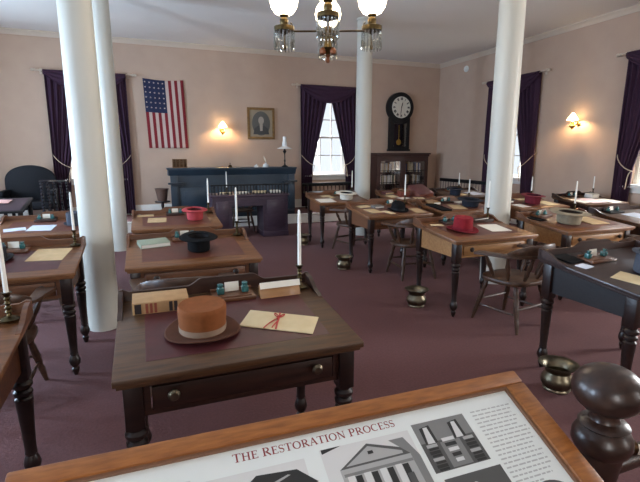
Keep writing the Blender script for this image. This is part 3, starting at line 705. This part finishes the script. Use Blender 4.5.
# ------------------------------------------------------------------ left corner furniture
t = thing('armchair', 'large black armchair with arched back by the back wall, far left', 'armchair', (-2.2, 10.62, PZ), (0, 0, 0))
arch = [(-.46, .25), (-.46, .78)] + [(-.46*math.cos(PI*k/16), .80+.36*math.sin(PI*k/16)**.8) for k in range(1, 16)] + [(.46, .78), (.46, .25)]
put('backrest', MB().prism(arch, 1, .18, .32, .025), BLACKLEATHER, t)
put('seat', MB().span((-.42, -.38, .30), (.42, .2, .46), .04), BLACKLEATHER, t)
for s in (-1, 1):
    put('armrest', MB().span((s*.36, -.38, .58), (s*.48, .2, .68), .03).span((s*.38, -.34, .3), (s*.46, .18, .58), .02), BLACKLEATHER, t)
    for yy in (-.32, .24): put('leg', MB().lathe([(0, 0), (.02, 0), (.03, .12), (.035, .3)], 12, (s*.38, yy, 0)), BLACK, t)
t = thing('spool_chair', 'black side chair with beaded spool turned back beside the left curtain', 'chair', (-1.60, 9.45, 0), (0, 0, .35))
put('seat', MB().span((-.22, -.2, .42), (.22, .2, .46), .01), BLACK, t)
def spool(x, y, z0, z1):
    n = int((z1-z0)/.06); pr = []
    for k in range(n): a = z0+(z1-z0)*k/n; q = (z1-z0)/n; pr += [(.012, a), (.026, a+q*.3), (.026, a+q*.65), (.012, a+q*.95)]
    return MB().lathe(pr, 12, (x, y, 0))
SPOOL = mat('black_spool_gloss', (26, 28, 36), .2, 0, None, coat=.5)
for x in (-.2, -.1, 0, .1, .2): put('back_spool', spool(x, -.19, .46, 1.12), SPOOL, t)
put('top_rail', MB().span((-.23, -.205, 1.10), (.23, -.175, 1.15), .01), SPOOL, t)
for sx in (-1, 1):
    for sy in (-1, 1): put('leg', spool(sx*.19, sy*.17, 0, .42), SPOOL, t)
t = thing('reading_table', 'black reading table with slanted purplish top at far left', 'table', (-2.15, 8.15, 0))
put('tabletop', MB().prism([(-.36, .74), (.40, .88), (.40, .91), (-.36, .77)], 0, -.45, .42, .006), BLACK, t)
put('leather_inset', MB().prism([(-.31, .7785), (.35, .9005), (.35, .903), (-.31, .781)], 0, -.40, .37), mat('plum_leather', (52, 32, 42), .6), t)
for sx in (-.4, .37):
    for sy, z1 in ((-.3, .76), (.34, .87)): put('leg', MB().lathe([(0, 0), (.02, 0), (.035, .1), (.02, .14), (.035, z1-.15), (.035, z1)], 12, (sx, sy, 0)), BLACK, t)
for x, y, w, rz, m, l in ((-2.42, 8.28, .2, .15, PAPER_B, 'bluish paper at the back left of the slanted purplish table'), (-2.12, 8.30, .26, -.1, mat('rose_paper', (206, 158, 150), .8), 'rose coloured pamphlet on the slanted purplish table')):
    o = put('pamphlet', MB().box((0, 0, .004), (w, .2, .006), .001), m, None, (x, y, .77+(y-7.79)*.1842+.010), (math.atan(.1842), 0, rz)); tag(o, l, 'paper', 'papers on the reading table')

# ------------------------------------------------------------------ back wall: flag, portrait, clock, bookcase
def flag():
    b = MB(); x0, x1, z0, z1 = .09, .96, 1.74, 3.27
    def f(u, v):
        z = z1+(z0-z1)*v-.03*math.sin(PI*u)*(1-v); return Vector((x0+(x1-x0)*u+.045*v, YB-.03-.015*math.sin(u*9+v*2)*v, z))
    b.sheet(f, 52, 40, lambda i, j: 2 if (i < 28 and j < 19) else (0 if (i//4) % 2 == 0 else 1))
    for i in range(5):
        for j in range(6):
            c = f((.045+.108*i), .045+.072*j); c.y -= .006; b.mi = 1
            pts = []
            for k in range(10):
                rr = .024 if k % 2 == 0 else .010; a = PI/2+k*PI/5; pts.append(b.bm.verts.new(c+Vector((rr*math.cos(a), 0, rr*math.sin(a)))))
            n0 = len(b.bm.faces); b.bm.faces.new(pts); b._mark(n0)
    return b
o = put('flag', flag(), [mat('flag_red', (122, 24, 34), .9), mat('flag_white', (192, 172, 160), .9), mat('flag_blue', (34, 40, 70), .9)]); solid(o, .003)
tag(o, 'star spangled flag hung vertically on the back wall', 'flag')
t = thing('portrait_painting', 'framed sepia portrait on the back wall above the rostrum', 'painting', (2.775, YB-.02, 1.97))
b = MB()
for a in ((-.345, 0, .345, .06), (-.345, .70, .345, .76)): b.span((a[0], -.02, a[1]), (a[2], .02, a[3]), .008)
for x in (-.345, .285): b.span((x, -.02, .06), (x+.06, .02, .70), .008)
put('frame', b, mat('gilt_frame', (140, 104, 56), .5, .2, (112, 82, 44), 20), t)
b = MB(); b.mi = 0; b.span((-.29, .0, .055), (.29, .012, .705))
b.mi = 1; b.prism([(.23*math.cos(2*PI*k/32), .38+.29*math.sin(2*PI*k/32)) for k in range(32)], 1, -.002, .002)
b.mi = 2; b.prism([(-.2, .12), (-.17, .26), (-.07, .33), (.07, .33), (.17, .26), (.2, .12)], 1, -.004, 0)
b.mi = 3; b.prism([(.07*math.cos(2*PI*k/24), .45+.095*math.sin(2*PI*k/24)) for k in range(24)], 1, -.006, 0)
b.prism([(-.04, .36), (.04, .36), (.03, .20), (-.03, .20)], 1, -.006, 0)
put('canvas', b, [mat('portrait_ground', (148, 134, 112), .8), mat('portrait_oval', (92, 90, 84), .8), mat('portrait_coat', (70, 68, 66), .8), mat('portrait_pale', (168, 156, 142), .8)], t)

t = thing('bookcase', 'dark wooden bookcase with two glazed lattice doors below the clock', 'bookcase', (6.62, 11.06, 0))
bw, bd, bh = .80, .21, 1.6
DK = wood('bookcase_wood', (66, 36, 32), (48, 26, 24), .4)
put('carcass', MB().span((-bw, -bd, 0), (-bw+.05, bd, bh)).span((bw-.05, -bd, 0), (bw, bd, bh)).span((-bw+.05, bd-.02, .08), (bw-.05, bd, bh)).span((-bw+.05, -bd, 0), (bw-.05, bd-.02, .1)).span((-bw+.05, -bd, bh-.12), (bw-.05, bd-.02, bh)).span((-.03, -bd+.012, .1), (.03, bd-.02, bh-.12)), DK, t)
put('cornice', MB().span((-bw-.05, -bd-.05, bh-.005), (bw+.05, bd, bh+.035), .008).span((-bw-.02, -bd-.02, bh-.06), (bw+.02, bd, bh-.005), .006), DK, t)
SHZ = (.1, .46, .80, 1.12)
for z in SHZ[1:]: put('shelf', MB().span((-bw+.05, -bd+.07, z-.02), (-.03, bd-.02, z)).span((.03, -bd+.07, z-.02), (bw-.05, bd-.02, z)), DK, t)
for s in (-1, 1):
    a, e = sorted((s*.03, s*(bw-.05)))
    b = MB().span((a, -bd, .1), (a+.055, -bd+.02, bh-.12)).span((e-.055, -bd, .1), (e, -bd+.02, bh-.12)).span((a+.055, -bd, .1), (e-.055, -bd+.02, .16)).span((a+.055, -bd, bh-.19), (e-.055, -bd+.02, bh-.12))
    d = put('door', b, DK, t)
    put('glass_pane', MB().span((a+.05, -bd+.008, .15), (e-.05, -bd+.012, bh-.18)), glass('bookcase_glass', (255, 255, 255), .14) if s < 0 else MATS['bookcase_glass'], d)
    b = MB()
    for k in range(1, 6): x = a+.055+(e-a-.11)*k/6; b.span((x-.006, -bd+.001, .16), (x+.006, -bd+.007, 1.16))
    for z in (.5, .84, 1.16): b.span((a+.055, -bd, z-.008), (e-.055, -bd+.006, z+.008))
    put('lattice', b, BLACK, d)
BC = [('white', (226, 226, 222)), ('tan', (170, 138, 96)), ('blue', (60, 84, 120)), ('cream', (214, 202, 172)), ('brown', (100, 66, 44)), ('grey', (150, 150, 148)), ('green', (66, 88, 70)), ('black', (36, 34, 36))]
ords = ['first', 'second', 'third', 'fourth', 'fifth', 'sixth', 'seventh', 'eighth', 'ninth', 'tenth', 'eleventh', 'twelfth', 'thirteenth']
for si, (z, sn) in enumerate(((SHZ[2], 'middle'), (SHZ[3], 'upper'))):
    for s, side in ((-1, 'left'), (1, 'right')):
        x = (-bw+.06 if s < 0 else .04); end = (-.04 if s < 0 else bw-.06); k = 0
        while k < 12:
            w_ = random.uniform(.034, .056); h_ = random.uniform(.2, .27) if si == 0 else random.uniform(.2, .28)
            if x+w_ > end: break
            cn, cc = random.choice(BC[0:4:3] if random.random() < (.75 if s < 0 else .4) else BC)  # pale books favoured, partly to imitate bright reflections in the door glass
            bt = thing('book', '%s book, %s from left on the %s shelf behind the %s glazed door' % (cn, ords[k], sn, side), 'book', (6.62+x+w_/2, 11.06-.02, z+.001), (0, 0, 0), 'books in the glazed bookcase')
            put('cover', MB().span((-w_/2+.001, -.075, 0), (-w_/2+.004, .075, h_)).span((w_/2-.004, -.075, 0), (w_/2-.001, .075, h_)).span((-w_/2+.004, -.078, 0), (w_/2-.004, -.072, h_)), mat('book_'+cn, cc, .7), bt)
            put('page_block', MB().span((-w_/2+.004, -.072, .004), (w_/2-.004, .07, h_-.005)), CREAM, bt)
            x += w_+.002; k += 1

t = thing('wall_clock', 'tall black gallery clock with white dial and brass pendulum', 'clock', (6.67, YB-.085, 1.69))
R0, cz = .40, 1.17
b = MB().prism([(R0*math.cos(2*PI*k/48), cz+R0*math.sin(2*PI*k/48)) for k in range(48)], 1, -.08, .083, .012)
b.span((-.30, -.07, .0), (-.2, .083, cz-.27)); b.span((.2, -.07, 0), (.30, .083, cz-.27)); b.span((-.2, -.07, 0), (.2, .083, .12)); b.span((-.2, -.07, .74), (.2, .083, cz-.2)); b.span((-.2, .05, .12), (.2, .083, .74)); b.span((-.33, -.085, -.0), (.33, .083, .05), .008)
put('case', b, BLACK, t)
d = put('dial', MB().prism([(.285*math.cos(2*PI*k/48), cz+.285*math.sin(2*PI*k/48)) for k in range(48)], 1, -.092, -.078), mat('dial_white', (214, 210, 196), .5), t)
b = MB(); NUM = ['XII', 'I', 'II', 'III', 'IIII', 'V', 'VI', 'VII', 'VIII', 'IX', 'X', 'XI']
for i, s in enumerate(NUM):
    M_ = Matrix.Translation((0, -.094, cz)) @ Matrix.Rotation(i*PI/6, 4, 'Y') @ Matrix.Translation((0, 0, .225))
    wd = {'I': .016, 'V': .034, 'X': .036}; x = -sum(wd[c] for c in s)/2
    for c in s:
        q = x+wd[c]/2
        if c == 'I': b.box((q, 0, 0), (.013, .002, .07), 0, M_)
        else:
            for sg in (-1, 1):
                o_ = .0085*sg if c == 'V' else 0
                b.box((0, 0, 0), (.012, .002, .072), 0, M_ @ Matrix.Translation((q+o_, 0, 0)) @ Matrix.Rotation((.24 if c == 'V' else .42)*sg, 4, 'Y'))
        x += wd[c]
put('numerals', b, BLACK, d)
for ang, ln, wd in ((12.5/12*2*PI, .15, .02), (31/60*2*PI, .22, .013)):
    put('hand', MB().prism([(-wd/2, -.03), (wd/2, -.03), (wd*.7, ln*.6), (0, ln), (-wd*.7, ln*.6)], 1, -.099, -.097, m=Matrix.Translation((0, 0, cz)) @ Matrix.Rotation(ang, 4, 'Y')), BLACK, d)
put('pendulum', MB().box((0, -.0, .48), (.022, .008, .46)).lathe([(0, -.012), (.07, -.008), (.08, 0), (.07, .008), (0, .012)], 28, m=Matrix.Translation((0, -.0, .24)) @ Matrix.Rotation(PI/2, 4, 'X')), mat('pendulum_brass', (206, 170, 84), .3, .8), t)
put('glass_door', MB().span((-.2, -.062, .12), (.2, -.058, .74)), MATS['bookcase_glass'], t)

# benches
def bench(loc, rz, L, label, h=.9):
    t = thing('settee', label, 'bench', loc, (0, 0, rz), 'black spindle settees')
    put('seat', MB().span((-L/2, -.22, .40), (L/2, .2, .445), .01), BLACK, t)
    put('top_rail', MB().span((-L/2-.02, .17, h-.09), (L/2+.02, .205, h), .012), BLACK, t)
    n_ = int(L/.11)
    for k in range(n_+1):
        put('spindle', lambda: MB().tube([(0, .17, .44), (0, .18, .55), (0, .183, .65), (0, .187, h-.08)], [.009, .016, .010, .008], 8), CHAIRW, t, (-L/2+.03+(L-.06)*k/n_, 0, 0), key=('bsp', h))
    for s in (-1, 1):
        put('armrest', MB().span((s*L/2-.025, -.22, .62), (s*L/2+.025, .19, .655), .01).tube([(s*L/2, -.18, .44), (s*L/2, -.18, .625)], .015, 8), BLACK, t)
        for y in (-.18, .16): put('leg', lambda: MB().lathe([(0, 0), (.018, 0), (.026, .2), (.02, .405)], 10), BLACK, t, (s*(L/2-.08), y, 0), key='bleg')
bench((4.60, 10.78, PZ), 0, 1.7, 'black spindle settee below the back wall window', .66)
bench((7.60, 9.82, 0), -PI/2, 1.86, 'black settee against the right wall left of the right column', .95)
for x, y, l in ((7.55, 9.5, 'white papers on the black settee against the right wall'),):
    o = put('paper_stack', MB().box((0, 0, .02), (.3, .22, .04), .003), PAPER, None, (x, y, .4455)); tag(o, l, 'papers')

# ------------------------------------------------------------------ spittoons
def spittoon(x, y, s, label):
    t = thing('spittoon', label, 'spittoon', (x, y, 0), group='brass spittoons on the carpet')
    t.scale = (s, s, s)
    put('bowl', lambda: MB().lathe([(0, 0), (.085, 0), (.09, .01), (.085, .02), (.102, .045), (.106, .07), (.1, .095), (.085, .115), (.08, .128), (.088, .15), (.11, .172), (.128, .183), (.131, .188), (.124, .188), (.1, .174), (.078, .15), (.071, .13), (.076, .115), (.092, .095), (.098, .07), (.08, .03), (0, .025)], 32), OLDBRASS, t, key='spit')
spittoon(2.63, 3.95, 1, 'brass spittoon on open carpet between the desk rows')
spittoon(2.55, 5.68, .98, 'brass spittoon beside the leg of the bowler hat desk')
spittoon(2.57, 2.10, 1.0, 'nearest brass spittoon, beside the newel post ball')
spittoon(2.58, 7.55, .98, 'far dark spittoon beside the back window desk leg')

# ------------------------------------------------------------------ wall lamps
LAMPGLOW = mat('lamp_glow', (255, 222, 165), .4, emit=6)
def sconce(loc, rz, label):
    t = thing('wall_sconce', label, 'wall lamp', loc, (0, 0, rz), 'brass wall sconces with lit glass shades')
    put('backplate', lambda: MB().lathe([(0, 0), (.05, 0), (.055, .01), (.03, .022), (0, .025)], 20, m=Matrix.Rotation(PI/2, 4, 'X')), BRASS, t, key='scp')
    put('arm', lambda: MB().tube(bez((0, -.02, 0), (0, -.1, -.04), (0, -.16, -.07), (0, -.18, -.0), 10), .009, 8), BRASS, t, key='sca')
    put('oil_font', lambda: MB().lathe([(0, -.12), (.012, -.115), (.02, -.09), (.05, -.07), (.055, -.045), (.03, -.02), (.02, .0), (.035, .015), (.035, .03), (.02, .04), (0, .042)], 20, (0, -.18, 0)), BRASS, t, key='scf')
    put('glass_shade', lambda: MB().lathe([(.1, .062), (.102, .07), (.085, .10), (.034, .175), (.022, .195), (.017, .195), (.028, .172), (.078, .098), (.094, .07)], 24, (0, -.18, 0), closed=True), LAMPGLOW, t, key='scs')
    l = bpy.data.lights.new('sconce_bulb', 'POINT'); l.energy = 11; l.color = (1, .72, .40); l.shadow_soft_size = .03
    lo = bpy.data.objects.new('sconce_bulb', l); COL.objects.link(lo); lo.parent = t; lo.location = (0, -.18, .10)
sconce((1.80, YB, 2.17), 0, 'lit wall lamp on the back wall between the flag and the portrait')
sconce((XR, 6.66, 2.19), -PI/2, 'lit wall lamp on the right wall between the two curtains')
t = thing('smoke_detector', 'small round white detector high on the right wall', 'detector', (XR, 10.15, 3.78), (0, 0, -PI/2))
put('housing', MB().lathe([(0, 0), (.075, 0), (.08, .01), (.07, .04), (.05, .055), (0, .06)], 24, m=Matrix.Rotation(PI/2, 4, 'X')), WHITE, t)

# ------------------------------------------------------------------ chandelier
t = thing('chandelier', 'brass chandelier with lit white globes and hanging crystal prisms', 'chandelier', (1.765, 4.37, 2.488), (0, 0, -.385))
GLOBE = mat('lit_globe', (255, 236, 205), .4, emit=5)
DBR = mat('dark_brass', (84, 70, 46), .35, 1)
put('stem', MB().lathe([(0, .06), (.012, .06), (.03, .1), (.05, .14), (.03, .2), (.02, .25), (.04, .28), (.045, .3), (.02, .34), (.014, .4), (.014, 1.45), (.03, 1.46), (.06, 1.54), (.075, 1.578), (0, 1.578)], 18), DBR, t)
put('crown_ring', MB().lathe([(.07, .26), (.085, .26), (.085, .285), (.07, .285)], 28, closed=True).lathe([(.02, .265), (.075, .265), (.075, .275), (.02, .275)], 20, closed=True), DBR, t)
def prism_():
    return MB().lathe([(0, 0), (.007, .01), (.011, .03), (.011, .16), (.006, .175), (0, .18)], 5)
def small():
    return MB().lathe([(0, 0), (.006, .008), (.008, .02), (.008, .09), (.004, .1), (0, .105)], 5)
for k in range(12):
    a = 2*PI*k/12; put('crystal_prism', small, CRYSTAL, t, (.078*math.cos(a), .078*math.sin(a), .155), (0, 0, a), key='small_prism')
put('figure_ornament', MB().lathe([(0, -.0), (.015, .0), (.022, .02), (.012, .05), (.03, .07), (.012, .09)], 10).lathe([(.01, .05), (.03, .06), (.035, .09), (.02, .11), (.01, .12)], 8, (.05, -.03, .02)).lathe([(.01, .05), (.03, .06), (.035, .09), (.02, .11), (.01, .12)], 8, (-.05, -.03, .02)), mat('reddish_gilt', (112, 66, 40), .45, .6), t)
for k in range(4):
    a = k*PI/2; c = Vector((.428*math.cos(a), .428*math.sin(a), 0))
    put('arm', MB().tube([(.02*math.cos(a), .02*math.sin(a), .295), (c.x*.5, c.y*.5, .295), (c.x*.88, c.y*.88, .295)], .009, 8).tube(bez(c*.84+Vector((0, 0, .29)), c*.8+Vector((0, 0, .34)), c*.8+Vector((0, 0, .37)), c*.86+Vector((0, 0, .37)), 8), .006, 6), DBR, t)
    put('lamp_font', lambda: MB().lathe([(0, .12), (.012, .125), (.018, .15), (.008, .17), (.008, .26), (.05, .285), (.098, .295), (.1, .31), (.1, .335), (.07, .345), (.035, .355), (.04, .37), (.042, .40), (.03, .42), (.045, .435), (.045, .445), (0, .446)], 24), DBR, t, tuple(c), key='cfont')
    put('globe', lambda: MB().lathe([(.05, .44), (.09, .46), (.125, .51), (.138, .57), (.125, .63), (.09, .68), (.05, .70), (.045, .70), (.085, .675), (.12, .628), (.133, .57), (.12, .512), (.086, .464), (.045, .444)], 28, closed=True), GLOBE, t, tuple(c), key='cglobe')
    for j in range(16):
        b_ = 2*PI*j/16; put('crystal_prism', prism_, CRYSTAL, t, (c.x+.094*math.cos(b_), c.y+.094*math.sin(b_), .115), (0, 0, b_), key='big_prism')

# ------------------------------------------------------------------ interpretive panel and the railing in the foreground
t = thing('interpretive_panel', 'tilted wooden framed information panel about the building restoration', 'sign', (.861, .833, 1.05), (math.radians(24.2), 0, math.radians(-1.12)))
PW, PH = 1.126, .74
FRW = mat('frame_oak', (166, 104, 50), .42, 0, (128, 76, 34), 9, (2, 14, 14), .08, 6)
PM = mat('panel_paper', (228, 234, 232), .5)
b = MB().span((-PW, -.038, -.03), (0, 0, 0), .005).span((-PW, -PH, -.03), (0, -PH+.038, 0), .005)
b.span((-PW, -PH+.038, -.03), (-PW+.052, -.038, 0), .005).span((-.052, -PH+.038, -.03), (0, -.038, 0), .005)
fo = put('frame', b, FRW, t)
put('liner', MB().span((-PW+.052, -.044, -.02), (-.052, -.038, -.006)).span((-.058, -PH+.038, -.02), (-.052, -.044, -.006)), mat('dark_liner', (120, 84, 60), .5), t)
pp = put('panel_sheet', MB().span((-PW+.05, -PH+.036, -.024), (-.05, -.036, -.014)), PM, t)
put('backing_board', MB().span((-PW+.03, -PH+.03, -.034), (-.03, -.03, -.026)), APRON_DARK, t)
ZP = -.0138
def stroke(b, pts, th, X):
    pts = [Vector((p[0], p[1], 0)) for p in pts]; th = th if isinstance(th, (list, tuple)) else [th]*len(pts); L = []; R = []
    for i, p in enumerate(pts):
        d = (pts[min(i+1, len(pts)-1)]-pts[max(i-1, 0)]).normalized(); nn = Vector((-d.y, d.x, 0))*th[i]/2
        L.append(b.bm.verts.new(X(p+nn))); R.append(b.bm.verts.new(X(p-nn)))
    for i in range(len(pts)-1): b.bm.faces.new((R[i], R[i+1], L[i+1], L[i]))
def arc(cx, cy, rx, ry, a0, a1, n=14): return [(cx+rx*math.cos(math.radians(a0+(a1-a0)*k/n)), cy+ry*math.sin(math.radians(a0+(a1-a0)*k/n))) for k in range(n+1)]
TK, TN = .17, .075
def serif(x, y, w=.2): return ([(x-w, y), (x+w, y)], .06)
GL = {
 'T': (.86, [([(.43, 0), (.43, 1)], TK), ([(.02, .96), (.84, .96)], TN), ([(.04, .98), (.04, .78)], .06), ([(.82, .98), (.82, .78)], .06), serif(.43, .03)]),
 'H': (.98, [([(.2, 0), (.2, 1)], TK), ([(.78, 0), (.78, 1)], TK), ([(.2, .52), (.78, .52)], TN), serif(.2, .03), serif(.2, .97), serif(.78, .03), serif(.78, .97)]),
 'E': (.78, [([(.2, 0), (.2, 1)], TK), ([(.05, .04), (.72, .04)], TN), ([(.05, .96), (.68, .96)], TN), ([(.2, .52), (.55, .52)], TN), ([(.71, .0), (.71, .22)], .06), ([(.67, .98), (.67, .78)], .06), ([(.55, .42), (.55, .62)], .05)]),
 'R': (.9, [([(.2, 0), (.2, 1)], TK), ([(.05, .96), (.4, .96)]+arc(.4, .73, .26, .23, 90, -90)+[(.2, .5)], [TN, TN]+[TN+.09*math.sin(PI*k/14) for k in range(15)]+[TN]), ([(.4, .5), (.84, .02)], TK), serif(.2, .03)]),
 'S': (.64, [(arc(.32, .74, .23, .22, 20, 270)+arc(.32, .27, .24, .24, 90, -160), [TN+.09*math.exp(-((k-14)/6)**2) for k in range(30)]), ([(.54, .98), (.54, .76)], .05), ([(.09, .02), (.09, .26)], .05)]),
 'O': (1.0, [(arc(.5, .5, .4, .46, 0, 360, 28), [TN+.09*abs(math.cos(2*PI*k/28)) for k in range(29)])]),
 'A': (.92, [([(.12, .02), (.46, .98)], TN), ([(.44, 1), (.8, .02)], TK), ([(.24, .36), (.66, .36)], TN), serif(.12, .03, .14), serif(.8, .03, .16)]),
 'I': (.42, [([(.21, 0), (.21, 1)], TK), serif(.21, .03), serif(.21, .97)]),
 'N': (1.0, [([(.18, 0), (.18, 1)], TN), ([(.16, .98), (.82, .02)], TK), ([(.82, 0), (.82, 1)], TN), serif(.18, .03, .15), serif(.1, .97, .12), serif(.82, .97, .15)]),
 'P': (.78, [([(.2, 0), (.2, 1)], TK), ([(.05, .96), (.4, .96)]+arc(.4, .71, .27, .25, 90, -90)+[(.2, .46)], [TN, TN]+[TN+.09*math.sin(PI*k/14) for k in range(15)]+[TN]), serif(.2, .03)]),
 'C': (.9, [(arc(.5, .5, .41, .46, 50, 310, 22), [TN+.09*max(0, -math.cos(math.radians(50+260*k/22))) for k in range(23)]), ([(.78, .98), (.78, .72)], .05)]),
}
def title(text, u0, u1, v):
    adv = 0; lay = []; big = True
    for c in text:
        if c == ' ': adv += .42; big = True; continue
        s = 1.06 if big else 1.0; lay.append((c, adv, s)); adv += (GL[c][0]+.05)*s; big = False
    k = (u1-u0)/adv; b = MB()
    for c, a, s in lay:
        for pts, th in GL[c][1]: stroke(b, pts, th, lambda p: Vector((u0+(a+p.x*s)*k, -v+p.y*s*k*.92, ZP)))
    return b
put('title_lettering', title('THE RESTORATION PROCESS', -.738, -.379, .0715), mat('title_red', (140, 52, 50), .6), pp)
G = [mat('print_%d' % v, (v, v+1, v), .5) for v in (44, 84, 128, 172, 216)]
def Q(b, mi, pts, lay=0):
    n0 = len(b.bm.faces); b.mi = mi; b.bm.faces.new([b.bm.verts.new((p[0], -p[1], ZP+.0002*lay)) for p in pts]); b._mark(n0)
def rect(b, mi, u0, v0, u1, v1, lay=0): Q(b, mi, [(u0, v0), (u1, v0), (u1, v1), (u0, v1)], lay)
# photograph of the columned building
b = MB(); DU = .008; rect(b, 4, -.565, .086, -.358, .30)
Q(b, 0, [(-.57, .092), (-.525, .092), (-.57, .102)], 1)
Q(b, 1, [(-.545, .142), (-.47, .1), (-.385, .13), (-.385, .142)], 1); Q(b, 3, [(-.53, .138), (-.47, .106), (-.40, .132), (-.40, .138)], 2)
Q(b, 3, [(-.545, .142), (-.385, .142), (-.37, .16), (-.375, .30), (-.54, .30)], 1); rect(b, 2, -.54, .152, -.385, .158, 2)
Q(b, 2, [(-.42, .105), (-.385, .105), (-.366, .15), (-.366, .30), (-.38, .30), (-.385, .142)], 3)
for x in (-.535, -.50, -.465, -.43): rect(b, 0, x+.016, .16, x+.03, .30, 3); rect(b, 4, x, .158, x+.015, .30, 4)
for x in (-.526, -.412): rect(b, 1, x, .18, x+.015, .21, 5); rect(b, 1, x, .24, x+.015, .27, 5)
rect(b, 0, -.475, .117, -.463, .124, 5)
b.bm.verts.ensure_lookup_table()
for v in b.bm.verts[4:]: v.co.x += DU; v.co.y += .006
put('building_photograph', b, G, pp)
# photograph of a gabled building
b = MB(); rect(b, 4, -.80, .094, -.60, .30); Q(b, 0, [(-.745, .138), (-.70, .106), (-.62, .112), (-.585, .145), (-.60, .15), (-.74, .15)], 1)
Q(b, 2, [(-.74, .148), (-.60, .148), (-.60, .30), (-.74, .30)], 1); Q(b, 3, [(-.70, .135), (-.64, .118), (-.635, .12), (-.695, .14)], 2)
for x in (-.72, -.68, -.64): rect(b, 0, x, .17, x+.015, .21, 2)
put('gable_photograph', b, G, pp)
b = MB(); rect(b, 4, -1.04, .085, -.82, .30); rect(b, 1, -1.04, .14, -.82, .30, 1); Q(b, 0, [(-.88, .10), (-.82, .088), (-.82, .14), (-.88, .14)], 2)
put('street_photograph', b, G, pp)
# photograph of the chamber with two columns
b = MB(); rect(b, 2, -.345, .077, -.208, .19); rect(b, 1, -.345, .125, -.208, .19, 1); rect(b, 2, -.3, .13, -.25, .187, 2)
for u in (-.318, -.245): Q(b, 0, [(u-.013, .09), (u+.013, .086), (u+.015, .128), (u-.015, .128)], 2); Q(b, 4, [(u-.004, .09), (u+.006, .09), (u+.008, .128), (u-.010, .128)], 3)
for k in range(5): rect(b, 4 if k % 2 == 0 else 0, -.293+.002*k, .122+.012*k, -.262-.001*k, .130+.012*k, 4)
for s in (-.335, -.242):
    for k in range(4): rect(b, (3, 0)[k % 2], s, .13+.015*k, s+.026, .137+.015*k, 4); rect(b, 0, s+.002, .138+.015*k, s+.026, .143+.015*k, 4)
put('chamber_photograph', b, G, pp)
b = MB(); rect(b, 1, -.335, .205, -.195, .33); Q(b, 0, [(-.31, .33), (-.3, .25), (-.27, .225), (-.24, .25), (-.23, .33)], 1)
Q(b, 4, [(-.272+.009*math.cos(k*PI/8), .235+.011*math.sin(k*PI/8)) for k in range(16)], 2)
put('worker_photograph', b, G, pp)
b = MB(); Q(b, 1, [(-.12+.055*math.cos(k*PI/16), .305+.045*math.sin(k*PI/16)) for k in range(32)])
put('oval_photograph', b, G, pp)
b = MB()
for k in range(19):
    v = .078+.0098*k; e = -.066-random.uniform(0, .022) if k != 18 else -.12; x = -.186
    while x < e:
        w_ = min(random.uniform(.006, .018), e-x); rect(b, 3, x, v, x+w_, v+.0032); x += w_+.0032
put('text_column', b, [G[2], G[2], G[2], mat('print_text', (182, 186, 186), .6)], pp)
# stand under the panel
for x in (-PW+.14, -.16):
    q = put('stand_post', MB().span((x-.03, -.43, -.9), (x+.03, -.37, -.034)), APRON_MID, t)
t2 = thing('railing', 'dark railing with round ball newel post at the lower right corner', 'railing', (.985, .667, 0))
NW = wood('newel_wood', (58, 37, 28), (38, 24, 20), .34, .12)
put('newel_ball', MB().lathe([(0, .985)]+[(.077*math.sin(PI*k/18), 1.055-.060*math.cos(PI*k/18)) for k in range(2, 18)]+[(0, 1.115)], 40), NW, t2)
put('newel_post', MB().lathe([(0, 0), (.05, 0), (.05, .30), (.035, .34), (.042, .5), (.038, .8), (.045, .86), (.05, .895), (.060, .905), (.066, .92), (.065, .94), (.056, .956), (.05, .962), (.056, .968), (.05, .975), (.034, .98), (.03, .99), (.032, 1.0)], 36), NW, t2)
put('handrail', MB().tube([(-.045, 0, .845), (-.5, 0, .845), (-1.3, 0, .845)], .026, 12), NW, t2)
put('handrail', MB().tube([(.045, .0, .845), (.35, 0, .845), (1.2, 0, .845)], .026, 12), NW, t2)
put('rail_socket', MB().tube([(.048, 0, .89), (.075, -.005, .89), (.10, -.01, .885)], [.02, .017, .02], 12), BRONZE, t2)
r3 = put('rope', MB().tube(bez((.085, -.005, .888), (.14, -.02, .87), (.22, -.04, .83), (.4, -.05, .80), 14), .013, 10), mat('ivory_rope', (206, 198, 186), .8), t2)
